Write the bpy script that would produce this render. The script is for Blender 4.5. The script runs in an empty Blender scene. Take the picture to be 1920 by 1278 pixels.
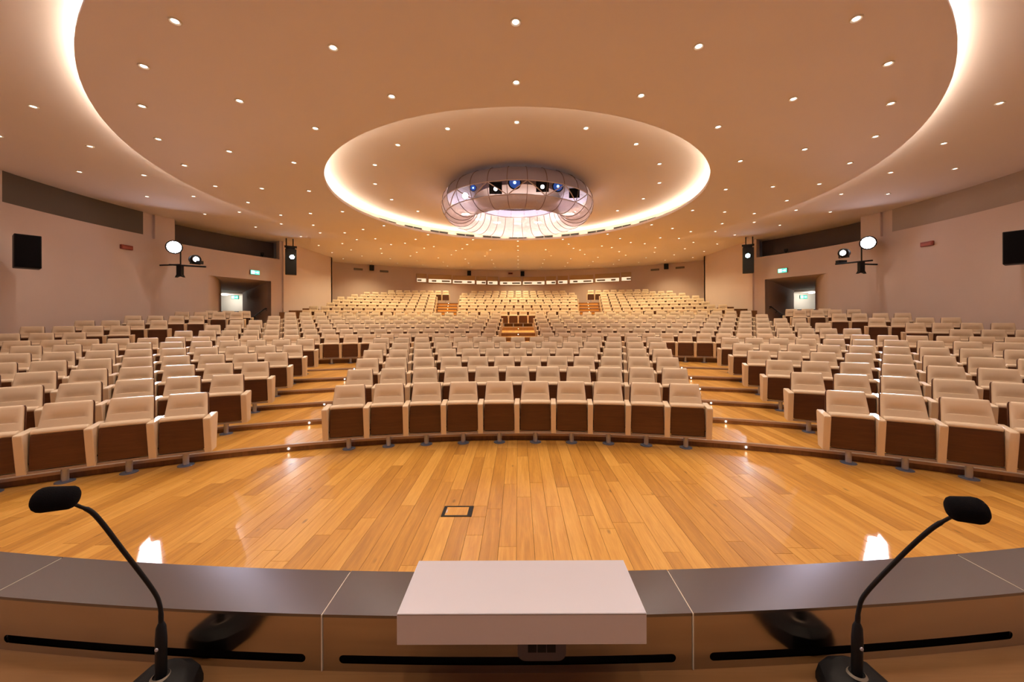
import bpy, bmesh, math, random
from math import sin, cos, tan, pi, radians, sqrt, atan2, atan, acos
import numpy as np
random.seed(7)
R_ = radians
S = bpy.context.scene
COL = S.collection

# ------------------------------------------------------------------ camera
F = 724.0                      # focal length in pixels of the 1920 wide frame
CX, CY, CZ = 0.025, 0.0, 1.84
PX, PY = 972.5, 600.0          # principal point (level horizon)
ROLL = R_(0.2)
cd = bpy.data.cameras.new('camera'); cam = bpy.data.objects.new('camera', cd); COL.objects.link(cam)
cd.sensor_width = 36.0; cd.lens = F / 1920 * 36.0
cd.shift_x = -(PX - 960) / 1920; cd.shift_y = -(639 - PY) / 1920
cd.clip_start = 0.05; cd.clip_end = 200
cam.location = (CX, CY, CZ); cam.rotation_euler = (pi / 2, ROLL, 0)
S.camera = cam

# ------------------------------------------------------------------ world, exposure
w = bpy.data.worlds.new('world'); S.world = w; w.use_nodes = True
w.node_tree.nodes['Background'].inputs[0].default_value = (0.9, 0.75, 0.62, 1)
w.node_tree.nodes['Background'].inputs[1].default_value = 0.02
S.view_settings.view_transform = 'Standard'
try: S.view_settings.look = 'None'
except Exception: pass
S.view_settings.exposure = 0.08
S.view_settings.gamma = 1.0
S.view_settings.use_curve_mapping = False
S.cycles.max_bounces = 5
S.cycles.diffuse_bounces = 4
S.cycles.glossy_bounces = 3
S.cycles.transparent_max_bounces = 12
S.cycles.sample_clamp_indirect = 6.0
S.cycles.sample_clamp_direct = 0
S.cycles.caustics_reflective = False
S.cycles.caustics_refractive = False
S.cycles.use_denoising = True
S.cycles.use_adaptive_sampling = True
S.cycles.adaptive_threshold = 0.03

DOWN_W = 82.0          # watts of one recessed downlight
COVE = 14.5            # emission strength of hidden cove strips
WARM = (1.0, 0.84, 0.66)
WARM_REAR = (1.0, 0.79, 0.42)

# ------------------------------------------------------------------ helpers
def unp(px, py, Y):
    """world point at depth Y seen at a place of the frame (measuring aid)"""
    pyy = py + tan(ROLL) * (px - PX)
    return ((px - PX) / F * Y + CX, Y, CZ + (PY - pyy) / F * Y)

class MB:
    def __init__(s): s.v = []; s.f = []; s.m = []; s.cur = 0
    def add(s, vs, fs):
        o = len(s.v); s.v += [tuple(p) for p in vs]
        for f in fs: s.f.append(tuple(o + i for i in f)); s.m.append(s.cur)
        return s
    def box(s, x0, x1, y0, y1, z0, z1, M=None):
        vs = [(x, y, z) for z in (z0, z1) for y in (y0, y1) for x in (x0, x1)]
        if M: vs = [M(p) for p in vs]
        return s.add(vs, [(0,2,3,1),(4,5,7,6),(0,1,5,4),(2,6,7,3),(0,4,6,2),(1,3,7,5)])
    def prism(s, poly, z0, z1):      # poly CCW in xy
        n = len(poly)
        vs = [(p[0], p[1], z0) for p in poly] + [(p[0], p[1], z1) for p in poly]
        fs = [tuple(range(n))[::-1], tuple(range(n, 2*n))]
        fs += [(i, (i+1) % n, n + (i+1) % n, n + i) for i in range(n)]
        return s.add(vs, fs)
    def lathe(s, prof, n=16, c=(0,0,0), a0=0, a1=2*pi, M=None):   # prof (r,z)
        full = abs(a1 - a0 - 2*pi) < 1e-6
        k = n if full else n + 1
        vs = []
        for i in range(k):
            a = a0 + (a1 - a0) * i / n
            for r, z in prof: vs.append((c[0] + r*cos(a), c[1] + r*sin(a), c[2] + z))
        if M: vs = [M(p) for p in vs]
        m = len(prof); fs = []
        for i in range(n):
            j = (i + 1) % k
            for q in range(m - 1): fs.append((i*m+q, j*m+q, j*m+q+1, i*m+q+1))
        return s.add(vs, fs)
    def tube(s, pts, r, n=8, caps=True):
        from mathutils import Vector
        P = [Vector(p) for p in pts]; rs = r if isinstance(r, (list, tuple)) else [r]*len(P)
        T = []
        for i in range(len(P)):
            a = P[max(i-1, 0)]; b = P[min(i+1, len(P)-1)]; T.append((b-a).normalized())
        up = Vector((0,0,1)) if abs(T[0].z) < 0.9 else Vector((1,0,0))
        u = T[0].cross(up).normalized(); vs = []
        for i, p in enumerate(P):
            u = (u - T[i]*u.dot(T[i])).normalized(); v = T[i].cross(u)
            for k in range(n):
                a = 2*pi*k/n; vs.append(tuple(p + (u*cos(a) + v*sin(a))*rs[i]))
        fs = []
        for i in range(len(P)-1):
            for k in range(n):
                k2 = (k+1) % n; fs.append((i*n+k, i*n+k2, (i+1)*n+k2, (i+1)*n+k))
        if caps:
            fs.append(tuple(range(n))[::-1]); fs.append(tuple((len(P)-1)*n + k for k in range(n)))
        return s.add(vs, fs)
    def grid(s, rows, close=False):     # rows: list of lists of points
        n = len(rows[0]); vs = [p for r in rows for p in r]
        fs = [(i*n+j, i*n+j+1, (i+1)*n+j+1, (i+1)*n+j) for i in range(len(rows)-1) for j in range(n-1)]
        return s.add(vs, fs)
    def mesh(s, name, mats, smooth=False, merge=False):
        me = bpy.data.meshes.new(name); me.from_pydata(s.v, [], s.f)
        for m in (mats if isinstance(mats, (list, tuple)) else [mats]): me.materials.append(m)
        if any(s.m): me.polygons.foreach_set('material_index', s.m)
        bm = bmesh.new(); bm.from_mesh(me)
        if merge: bmesh.ops.remove_doubles(bm, verts=bm.verts, dist=1e-5)
        bmesh.ops.recalc_face_normals(bm, faces=bm.faces)
        bm.to_mesh(me); bm.free()
        if smooth:
            me.polygons.foreach_set('use_smooth', [True]*len(me.polygons))
            try: me.set_sharp_from_angle(angle=R_(40))
            except Exception: pass
        me.update(); return me
    def build(s, name, mats, parent=None, smooth=False, merge=False):
        return obj(name, s.mesh(name, mats, smooth, merge), parent)

def obj(name, data, parent=None, loc=None, rz=None):
    o = bpy.data.objects.new(name, data); COL.objects.link(o)
    if parent: o.parent = parent
    if loc: o.location = loc
    if rz is not None: o.rotation_euler = (0, 0, rz)
    return o
def tag(o, label=None, cat=None, group=None, kind=None):
    if label: o['label'] = label
    if cat: o['category'] = cat
    if group: o['group'] = group
    if kind: o['kind'] = kind
    return o
def thing(name, label, cat, loc=(0,0,0), rz=0, group=None, kind=None):
    return tag(obj(name, None, None, loc, rz), label, cat, group, kind)
def brush_uv(o):
    me = o.data; uv = me.uv_layers.new(name='brush')
    for lp in me.loops:
        v = me.vertices[lp.vertex_index].co; uv.data[lp.index].uv = (v.x, v.y + v.z)
    return o
def struct(name, label, cat, loc=(0,0,0)): return thing(name, label, cat, loc, kind='structure')
def bevel(me, w, seg=1):
    bm = bmesh.new(); bm.from_mesh(me)
    bmesh.ops.bevel(bm, geom=list(bm.edges), offset=w, segments=seg, affect='EDGES', profile=0.5)
    bm.to_mesh(me); bm.free(); return me

# ------------------------------------------------------------------ materials
def mat(name, col, rough=0.5, metal=0.0, emit=None, es=0.0, coat=0.0, spec=0.5):
    m = bpy.data.materials.new(name); m.use_nodes = True
    b = m.node_tree.nodes['Principled BSDF']
    b.inputs['Base Color'].default_value = (*col, 1); b.inputs['Roughness'].default_value = rough
    b.inputs['Metallic'].default_value = metal
    b.inputs['Specular IOR Level'].default_value = spec
    if coat: b.inputs['Coat Weight'].default_value = coat; b.inputs['Coat Roughness'].default_value = 0.12
    if emit: b.inputs['Emission Color'].default_value = (*emit, 1); b.inputs['Emission Strength'].default_value = es
    return m
def nd(m, t, **kw):
    n = m.node_tree.nodes.new(t)
    for k, v in kw.items(): setattr(n, k, v)
    return n
def lk(m, a, b): m.node_tree.links.new(a, b)
def noisy(m, col, amt=0.06, scale=3.0, bump=0.0, bscale=200, stretch=(1,1,1)):
    """fine procedural mottling of the base colour, optional bump"""
    b = m.node_tree.nodes['Principled BSDF']
    tc = nd(m, 'ShaderNodeTexCoord'); mp = nd(m, 'ShaderNodeMapping'); mp.inputs['Scale'].default_value = stretch
    lk(m, tc.outputs['Object'], mp.inputs[0])
    n = nd(m, 'ShaderNodeTexNoise'); n.inputs['Scale'].default_value = scale; n.inputs['Detail'].default_value = 4
    lk(m, mp.outputs[0], n.inputs['Vector'])
    mx = nd(m, 'ShaderNodeMix', data_type='RGBA'); lk(m, n.outputs['Fac'], mx.inputs[0])
    mx.inputs[6].default_value = (*[c*(1-amt) for c in col], 1); mx.inputs[7].default_value = (*[min(1, c*(1+amt)) for c in col], 1)
    lk(m, mx.outputs[2], b.inputs['Base Color'])
    if bump:
        n2 = nd(m, 'ShaderNodeTexNoise'); n2.inputs['Scale'].default_value = bscale
        lk(m, mp.outputs[0], n2.inputs['Vector'])
        bp = nd(m, 'ShaderNodeBump'); bp.inputs['Strength'].default_value = bump; bp.inputs['Distance'].default_value = 0.002
        lk(m, n2.outputs['Fac'], bp.inputs['Height']); lk(m, bp.outputs[0], b.inputs['Normal'])
    return m
def wood(name, cols, rough, coat=0.0, grain=(26, 1.6, 26), varamt=0.5, offs=True, knots=True):
    """grain runs along local Y; each plank differs by object random and by island"""
    m = bpy.data.materials.new(name); m.use_nodes = True
    b = m.node_tree.nodes['Principled BSDF']
    tc = nd(m, 'ShaderNodeTexCoord'); oi = nd(m, 'ShaderNodeObjectInfo'); ge = nd(m, 'ShaderNodeNewGeometry')
    ad = nd(m, 'ShaderNodeMath', operation='ADD')
    lk(m, oi.outputs['Random'], ad.inputs[0]); lk(m, ge.outputs['Random Per Island'], ad.inputs[1])
    fr = nd(m, 'ShaderNodeMath', operation='FRACT'); lk(m, ad.outputs[0], fr.inputs[0])
    cb = nd(m, 'ShaderNodeCombineXYZ')
    m1 = nd(m, 'ShaderNodeMath', operation='MULTIPLY'); m1.inputs[1].default_value = 37.0
    lk(m, fr.outputs[0], m1.inputs[0]); lk(m, m1.outputs[0], cb.inputs[0]); lk(m, m1.outputs[0], cb.inputs[1]); lk(m, m1.outputs[0], cb.inputs[2])
    va = nd(m, 'ShaderNodeVectorMath', operation='ADD')
    lk(m, tc.outputs['Object'], va.inputs[0]); lk(m, cb.outputs[0], va.inputs[1])
    mp = nd(m, 'ShaderNodeMapping'); mp.inputs['Scale'].default_value = grain
    lk(m, va.outputs[0], mp.inputs[0])
    n = nd(m, 'ShaderNodeTexNoise'); n.inputs['Scale'].default_value = 1.0; n.inputs['Detail'].default_value = 6; n.inputs['Roughness'].default_value = 0.6; n.inputs['Distortion'].default_value = 0.6
    lk(m, mp.outputs[0], n.inputs['Vector'])
    mp2 = nd(m, 'ShaderNodeMapping'); mp2.inputs['Scale'].default_value = tuple(g*5 for g in grain)
    lk(m, va.outputs[0], mp2.inputs[0])
    n2 = nd(m, 'ShaderNodeTexNoise'); n2.inputs['Scale'].default_value = 1.0; n2.inputs['Detail'].default_value = 3
    lk(m, mp2.outputs[0], n2.inputs['Vector'])
    s1 = nd(m, 'ShaderNodeMath', operation='MULTIPLY'); s1.inputs[1].default_value = 0.75; lk(m, n.outputs['Fac'], s1.inputs[0])
    s2 = nd(m, 'ShaderNodeMath', operation='MULTIPLY_ADD'); s2.inputs[1].default_value = 0.25; lk(m, n2.outputs['Fac'], s2.inputs[0]); lk(m, s1.outputs[0], s2.inputs[2])
    # plank value shift
    s3 = nd(m, 'ShaderNodeMath', operation='MULTIPLY_ADD'); s3.inputs[1].default_value = varamt; lk(m, fr.outputs[0], s3.inputs[0]); lk(m, s2.outputs[0], s3.inputs[2])
    s4 = nd(m, 'ShaderNodeMath', operation='SUBTRACT'); s4.inputs[1].default_value = varamt/2; lk(m, s3.outputs[0], s4.inputs[0])
    cr = nd(m, 'ShaderNodeValToRGB'); e = cr.color_ramp.elements
    e[0].position = 0.18; e[0].color = (*cols[0], 1); e[1].position = 0.8; e[1].color = (*cols[2], 1)
    em = cr.color_ramp.elements.new(0.5); em.color = (*cols[1], 1)
    lk(m, s4.outputs[0], cr.inputs[0])
    out = cr.outputs[0]
    if knots:
        vo = nd(m, 'ShaderNodeTexVoronoi'); vo.inputs['Scale'].default_value = 1.0
        mp3 = nd(m, 'ShaderNodeMapping'); mp3.inputs['Scale'].default_value = (4.5, 1.7, 4.5); lk(m, va.outputs[0], mp3.inputs[0]); lk(m, mp3.outputs[0], vo.inputs['Vector'])
        k = nd(m, 'ShaderNodeValToRGB'); k.color_ramp.elements[0].position = 0.03; k.color_ramp.elements[0].color = (0.35,0.35,0.35,1); k.color_ramp.elements[1].position = 0.09
        lk(m, vo.outputs['Distance'], k.inputs[0])
        mu = nd(m, 'ShaderNodeMix', data_type='RGBA', blend_type='MULTIPLY'); mu.inputs[0].default_value = 0.8
        lk(m, out, mu.inputs[6]); lk(m, k.outputs[0], mu.inputs[7]); out = mu.outputs[2]
    lk(m, out, b.inputs['Base Color'])
    b.inputs['Roughness'].default_value = rough
    if coat: b.inputs['Coat Weight'].default_value = coat; b.inputs['Coat Roughness'].default_value = 0.15
    bp = nd(m, 'ShaderNodeBump'); bp.inputs['Strength'].default_value = 0.08; bp.inputs['Distance'].default_value = 0.001
    lk(m, n2.outputs['Fac'], bp.inputs['Height']); lk(m, bp.outputs[0], b.inputs['Normal'])
    return m

M = {}
M['oak'] = wood('oak_floor', [(0.38,0.165,0.026),(0.59,0.285,0.052),(0.76,0.42,0.10)], 0.34, coat=0.08, varamt=0.34)
M['riser'] = wood('riser_wood', [(0.17,0.075,0.032),(0.27,0.125,0.05),(0.36,0.18,0.075)], 0.35, grain=(14,14,0.8), knots=False)
M['desk_wood'] = wood('desk_wood', [(0.25,0.12,0.045),(0.32,0.16,0.062),(0.40,0.21,0.085)], 0.35, grain=(1.5,30,30), varamt=0.0, knots=False)
M['panel_wood'] = wood('seat_wood', [(0.055,0.018,0.0055),(0.09,0.030,0.009),(0.13,0.045,0.015)], 0.38, grain=(2.0,25,28), varamt=0.15, knots=False)
M['shell_wood'] = wood('shell_wood', [(0.05,0.014,0.006),(0.085,0.024,0.009),(0.12,0.036,0.014)], 0.4, grain=(25,25,2), varamt=0.1, knots=False)
c = (0.72,0.57,0.42); M['leather'] = noisy(mat('cream_leather', c, 0.42), c, 0.05, 6, 0.12, 260)
c = (0.74,0.60,0.45); M['arm'] = noisy(mat('armrest_leather', c, 0.36), c, 0.04, 8, 0.08, 300)
M['alu'] = noisy(mat('brushed_aluminium', (0.56,0.58,0.72), 0.32, 0.3), (0.56,0.58,0.72), 0.08, 20)
M['beam'] = noisy(mat('grey_beam_paint', (0.36,0.30,0.29), 0.4, 0.5), (0.36,0.30,0.29), 0.05, 20)
M['nosing'] = noisy(mat('nosing_metal', (0.50,0.38,0.33), 0.4, 0.5), (0.50,0.38,0.33), 0.08, 20)
M['flange'] = noisy(mat('flange_metal', (0.20,0.24,0.34), 0.3, 0.5), (0.18,0.22,0.34), 0.1, 30)
M['black'] = noisy(mat('black_plastic', (0.009,0.009,0.011), 0.5, spec=0.25), (0.012,0.012,0.014), 0.2, 30, 0.1, 400)
M['foam'] = noisy(mat('black_foam', (0.008,0.007,0.009), 0.95, spec=0.1), (0.008,0.007,0.009), 0.3, 60, 0.6, 700)
c = (0.68,0.56,0.545); M['wall'] = noisy(mat('wall_plaster', c, 0.85), c, 0.03, 1.2, 0.05, 90)
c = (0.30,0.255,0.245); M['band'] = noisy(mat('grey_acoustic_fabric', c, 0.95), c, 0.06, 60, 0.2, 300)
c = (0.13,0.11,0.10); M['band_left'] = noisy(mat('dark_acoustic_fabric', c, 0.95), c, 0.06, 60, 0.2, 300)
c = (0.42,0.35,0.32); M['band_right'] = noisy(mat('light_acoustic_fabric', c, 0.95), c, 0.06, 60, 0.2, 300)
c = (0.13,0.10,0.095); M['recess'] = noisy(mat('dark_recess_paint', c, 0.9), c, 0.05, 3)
c = (0.88,0.81,0.865); M['ceiling'] = noisy(mat('ceiling_plaster', c, 0.9), c, 0.015, 0.8)
c = (0.82,0.78,0.70); M['white'] = noisy(mat('white_paint', c, 0.7), c, 0.02, 2)
M['grille'] = noisy(mat('grille_metal', (0.22,0.19,0.16), 0.5, 0.4), (0.22,0.19,0.16), 0.1, 20)
M['dark'] = noisy(mat('dark_void', (0.02,0.016,0.014), 0.9), (0.02,0.016,0.014), 0.2, 5)
M['red'] = noisy(mat('red_enamel', (0.30,0.05,0.035), 0.45), (0.30,0.05,0.035), 0.1, 12)
M['led'] = mat('cove_led', (1,1,1), 0.5, emit=(1.0,0.85,0.55), es=COVE)
M['lamp'] = mat('downlight_lens', (1,1,1), 0.5, emit=(1.0,0.88,0.72), es=6.0)
M['step'] = mat('step_light_lens', (1,1,1), 0.5, emit=(1.0,0.88,0.70), es=14.0)
M['hot'] = mat('hot_white_lens', (1,1,1), 0.3, emit=(0.95,0.92,1.0), es=40.0)
M['white_lens'] = mat('white_lens', (1,1,1), 0.3, emit=(0.95,0.95,1.0), es=7.0)
M['blue_lens'] = mat('blue_lens', (0.1,0.2,0.8), 0.3, emit=(0.02,0.12,0.55), es=0.4)
M['cyan_lens'] = mat('cyan_lens', (0.3,0.6,0.9), 0.3, emit=(0.45,0.80,1.0), es=40.0)
M['exit_green'] = mat('exit_green', (0.1,0.6,0.4), 0.5, emit=(0.10,0.75,0.50), es=1.5)
M['exit_white'] = mat('exit_white', (0.9,1,0.95), 0.5, emit=(0.75,1.0,0.92), es=2.5)
M['booth_lit'] = mat('booth_lit_glass', (0.9,0.8,0.6), 0.4, emit=(1.0,0.85,0.60), es=0.75)
c = (0.52,0.36,0.20); M['booth_tan'] = noisy(mat('booth_blind', c, 0.6), c, 0.04, 4)

def brushed(name, col, rough, metal=1.0, strength=0.06, stretch=(2.0, 900, 900)):
    m = mat(name, col, rough, metal); b = m.node_tree.nodes['Principled BSDF']
    tc = nd(m, 'ShaderNodeTexCoord'); mp = nd(m, 'ShaderNodeMapping'); mp.inputs['Scale'].default_value = stretch
    lk(m, tc.outputs['Object'], mp.inputs[0])
    n = nd(m, 'ShaderNodeTexNoise'); n.inputs['Scale'].default_value = 1; n.inputs['Detail'].default_value = 3
    lk(m, mp.outputs[0], n.inputs['Vector'])
    b.inputs['Anisotropic'].default_value = 0.85
    tg = nd(m, 'ShaderNodeTangent', direction_type='UV_MAP', uv_map='brush'); lk(m, tg.outputs[0], b.inputs['Tangent'])
    mr = nd(m, 'ShaderNodeMapRange'); mr.inputs[3].default_value = rough*0.93; mr.inputs[4].default_value = rough*1.07
    lk(m, n.outputs['Fac'], mr.inputs[0]); lk(m, mr.outputs[0], b.inputs['Roughness'])
    return m
M['steel_top'] = brushed('brushed_steel_top', (0.24,0.24,0.275), 0.25)
M['steel_face'] = brushed('polished_steel_face', (0.50,0.45,0.40), 0.13, strength=0.02)
M['slab'] = brushed('satin_aluminium', (0.80,0.80,0.92), 0.42, metal=0.4, strength=0.04)

# ------------------------------------------------------------------ room dimensions
YC = 12.35                      # centre of the round room
RW = 13.75                      # side wall radius
RB = 18.65                      # back wall radius
XS = 11.75                      # straight part of side walls
YS0, YS1 = 19.35, 24.4
ZD = CZ + 3.80                  # lower ceiling disc underside
ZO = CZ + 4.00                  # outer ceiling
ZI = CZ + 4.20                  # inner ceiling
RD, RI = 9.30, 5.62
EO = 1.022                       # the inner opening is slightly oval
OV = lambda v: (v[0], 12.62 + (v[1]-12.62)*EO, v[2])
YI = 12.62                      # centre of the inner oval
YA = -4.6                       # centre of the seat arcs
def arc(R, a): return (R*sin(a), YA + R*cos(a))           # angle measured from +Y
def wall_phi(d):
    """angle on the side wall circle (from +-X towards +Y) seen d pixels beside the axis"""
    k = d / F; A = 1 + k*k; B = -2*YC; C = YC*YC - RW*RW
    Y = (-B + sqrt(B*B - 4*A*C)) / (2*A)
    return atan2(Y - YC, k*Y)
def wpt(s, phi, R=RW): return (s*R*cos(phi), YC + R*sin(phi))

# ------------------------------------------------------------------ ceiling
def ring(mb, r0, r1, z, n=96, a0=0, a1=2*pi): mb.lathe([(r0, z), (r1, z)], n, (0, YC, 0), a0, a1)
root = struct('ceiling', 'curved warm white plaster ceiling with a lower round disc', 'ceiling')
m = MB(); NN = 160; vs = []
for i in range(NN):
    a = 2*pi*i/NN; ci, si = cos(a), sin(a)
    vs += [(RI*ci, YI+RI*si*EO, ZD+0.085), (RI*ci, YI+RI*si*EO, ZD), (RD*ci, YC+RD*si, ZD), (RD*ci, YC+RD*si, ZD+0.05), (RI*ci*1.005, YI+RI*si*EO*1.005, ZD+0.085)]
    vs += [((RI+0.03)*ci, YI+(RI+0.03)*si*EO, ZD+0.06)]
fs = []
for i in range(NN):
    j = (i+1) % NN
    for q in ((0,1),(1,2),(2,3),(3,5),(5,4),(4,0)): fs.append((i*6+q[0], j*6+q[0], j*6+q[1], i*6+q[1]))
m.add(vs, fs); m.build('ceiling_disc', M['ceiling'], root, True)
m = MB(); m.lathe([(6.15, ZD+0.055), (6.15, ZI)], 128, (0, YI, 0), M=OV); c = (0.60,0.54,0.45); M['cove'] = noisy(mat('cove_wall_paint', c, 0.8), c, 0.02, 2)
m.build('cove_wall', M['cove'], root, True)
m = MB(); m.lathe([(0.001, ZI), (6.16, ZI)], 128, (0, YI, 0), M=OV); m.build('inner_ceiling', M['ceiling'], root, True)
m = MB(); m.lathe([(8.55, ZO), (21.0, ZO)], 160, (0, YC, 0)); m.build('outer_ceiling', M['ceiling'], root, True)
m = MB(); m.lathe([(8.55, ZO), (8.55, ZD+0.06)], 128, (0, YC, 0)); m.build('cove_wall', M['white'], root, True)
# roof slab over everything keeps the world light out
m = MB(); m.box(-24, 24, -9, 36, ZI+0.15, ZI+0.35); m.build('roof_slab', M['dark'], root)
# hidden LED strips
def led(name, r, z, wdt, yc, label):
    m = MB(); m.lathe([(r-wdt/2, z), (r+wdt/2, z)], 96, (0, yc, 0), M=OV if yc == YI else None)
    o = m.build(name, M['led']); tag(o, label, 'light strip'); return o
led('led_strip', 5.80, ZD+0.070, 0.12, YI, 'warm light strip hidden in the trough around the inner ceiling oval')
led('led_strip', 9.12, ZD+0.066, 0.19, YC, 'warm light strip hidden on the rim of the large lower ceiling disc')

OW = ['zeroth','first','second','third','fourth','fifth','sixth','seventh','eighth','ninth','tenth','eleventh','twelfth','thirteenth','fourteenth','fifteenth','sixteenth','seventeenth','eighteenth','nineteenth','twentieth','twenty-first','twenty-second','twenty-third','twenty-fourth','twenty-fifth','twenty-sixth','twenty-seventh','twenty-eighth','twenty-ninth','thirtieth']

# grilles on the cove wall
for q_ in range(-8, 9):
    a = pi/2 + 2*pi*q_/30
    r = 6.13
    nm_ = 'at its far point' if q_ == 0 else '%s %s from its far point' % (OW[abs(q_)], 'leftwards' if q_ > 0 else 'rightwards')
    t = thing('air_grille', 'dark air grille in the inner oval trough, %s' % nm_, 'vent', group='air grilles around the inner ceiling oval')
    fr = MB(); aw = 0.44/r
    fr.lathe([(r, ZD+0.175), (r-0.012, ZD+0.175), (r-0.012, ZD+0.295), (r, ZD+0.295)], 4, (0, YI, 0), a-aw, a+aw, M=OV); fr.build('grille_frame', M['grille'], t)
    for s in (-1, 1):
        g = MB(); c0 = a + s*aw*0.5
        g.lathe([(r-0.014, ZD+0.185), (r-0.014, ZD+0.285)], 3, (0, YI, 0), c0-aw*0.44, c0+aw*0.44, M=OV); g.build('grille_slot', M['dark'], t)

# ------------------------------------------------------------------ downlights
lens = MB(); lens.lathe([(0.0005, 0.0), (0.040, 0.0)], 14)
lens_me = lens.mesh('lens', M['lamp'])
rim = MB(); rim.lathe([(0.040, 0.004), (0.062, -0.010), (0.072, -0.004), (0.074, 0.004)], 16)
rim_me = rim.mesh('trim_ring', M['white'], True)
dl = bpy.data.lights.new('downlight_beam', 'SPOT'); dl.energy = DOWN_W; dl.color = WARM
dl.shadow_soft_size = 0.06; dl.spot_size = R_(118); dl.spot_blend = 0.8
dr = bpy.data.lights.new('rear_downlight_beam', 'SPOT'); dr.energy = DOWN_W*3.2; dr.color = WARM_REAR
dr.shadow_soft_size = 0.06; dr.spot_size = R_(134); dr.spot_blend = 0.8
ds = dl.copy(); ds.energy = DOWN_W*0.5
dm = dl.copy(); dm.energy = DOWN_W*1.35; dm.color = WARM_REAR
def downlight(x, y, z, label, group, lit=True, rear=False):
    t = thing('downlight', label, 'ceiling light', (x, y, z-0.006), group=group)
    o = obj('lens', lens_me, t); obj('trim_ring', rim_me, t)
    if lit:
        l = bpy.data.objects.new('bulb', dr if rear else (ds if y < 3.5 else (dm if y > 14.5 else dl))); COL.objects.link(l); l.parent = t; l.location = (0, 0, -0.03)
RINGS = [(4.43, ZI, 18, 'raised inner ceiling oval', 'downlights of the inner ceiling oval'),
         (6.18, ZD, 18, 'disc ring nearest the inner oval', 'downlights of the first disc ring'),
         (7.43, ZD, 18, 'middle ring of the lower disc', 'downlights of the second disc ring'),
         (8.62, ZD, 36, 'rim ring of the lower disc', 'downlights of the third disc ring'),
         (10.36, ZO, 36, 'outer ceiling just outside the disc', 'downlights of the first outer ring'),
         (11.85, ZO, 36, 'outer ceiling ring nearer the walls', 'downlights of the second outer ring'),
         (13.3, ZO, 48, 'ceiling ring before the rear seats plus lamps added over the podium', 'downlights of the third outer ring'),
         (15.0, ZO, 54, 'ceiling ring above the rear seats', 'downlights above the rear seats'),
         (16.8, ZO, 60, 'last ceiling ring before the back wall', 'downlights beside the back wall')]
for r, z, n, lab, grp in RINGS:
    for i in range(n):
        a = 2*pi*i/n; x, y = r*sin(a), (YI if r < 5 else YC) - r*cos(a)
        if y < -2.6: continue
        if r == 13.3 and y < 3: pass  # this ring's lamps over the podium are added, out of view, to brighten the desk
        elif r > 13 and (y < 19.9 or abs(x) > (11.3 if y < 24.6 else 13.5)): continue
        lit = (i % 2 == 0) or n == 18 or y < 3
        if (r == 13.3 and y > 3) or r > 14: lit = (i % 3 == 0)
        k = i if i <= n//2 else i - n          # signed steps from the nearest point, + is right
        if k == 0: w = 'nearest one'
        elif abs(k) == n//2: w = 'farthest one'
        elif abs(k) <= n//4 and k: w = '%s %s from the nearest' % (OW[abs(k)], 'rightwards' if k > 0 else 'leftwards')
        else: w = '%s %s from the farthest' % (OW[max(0, n//2-abs(k))], 'rightwards' if k > 0 else 'leftwards')
        downlight(x, y, z, 'small recessed downlight, %s, %s' % (lab, w), grp, lit, (r > 13 and y > 3) or (r > 9 and y > 19))

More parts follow.
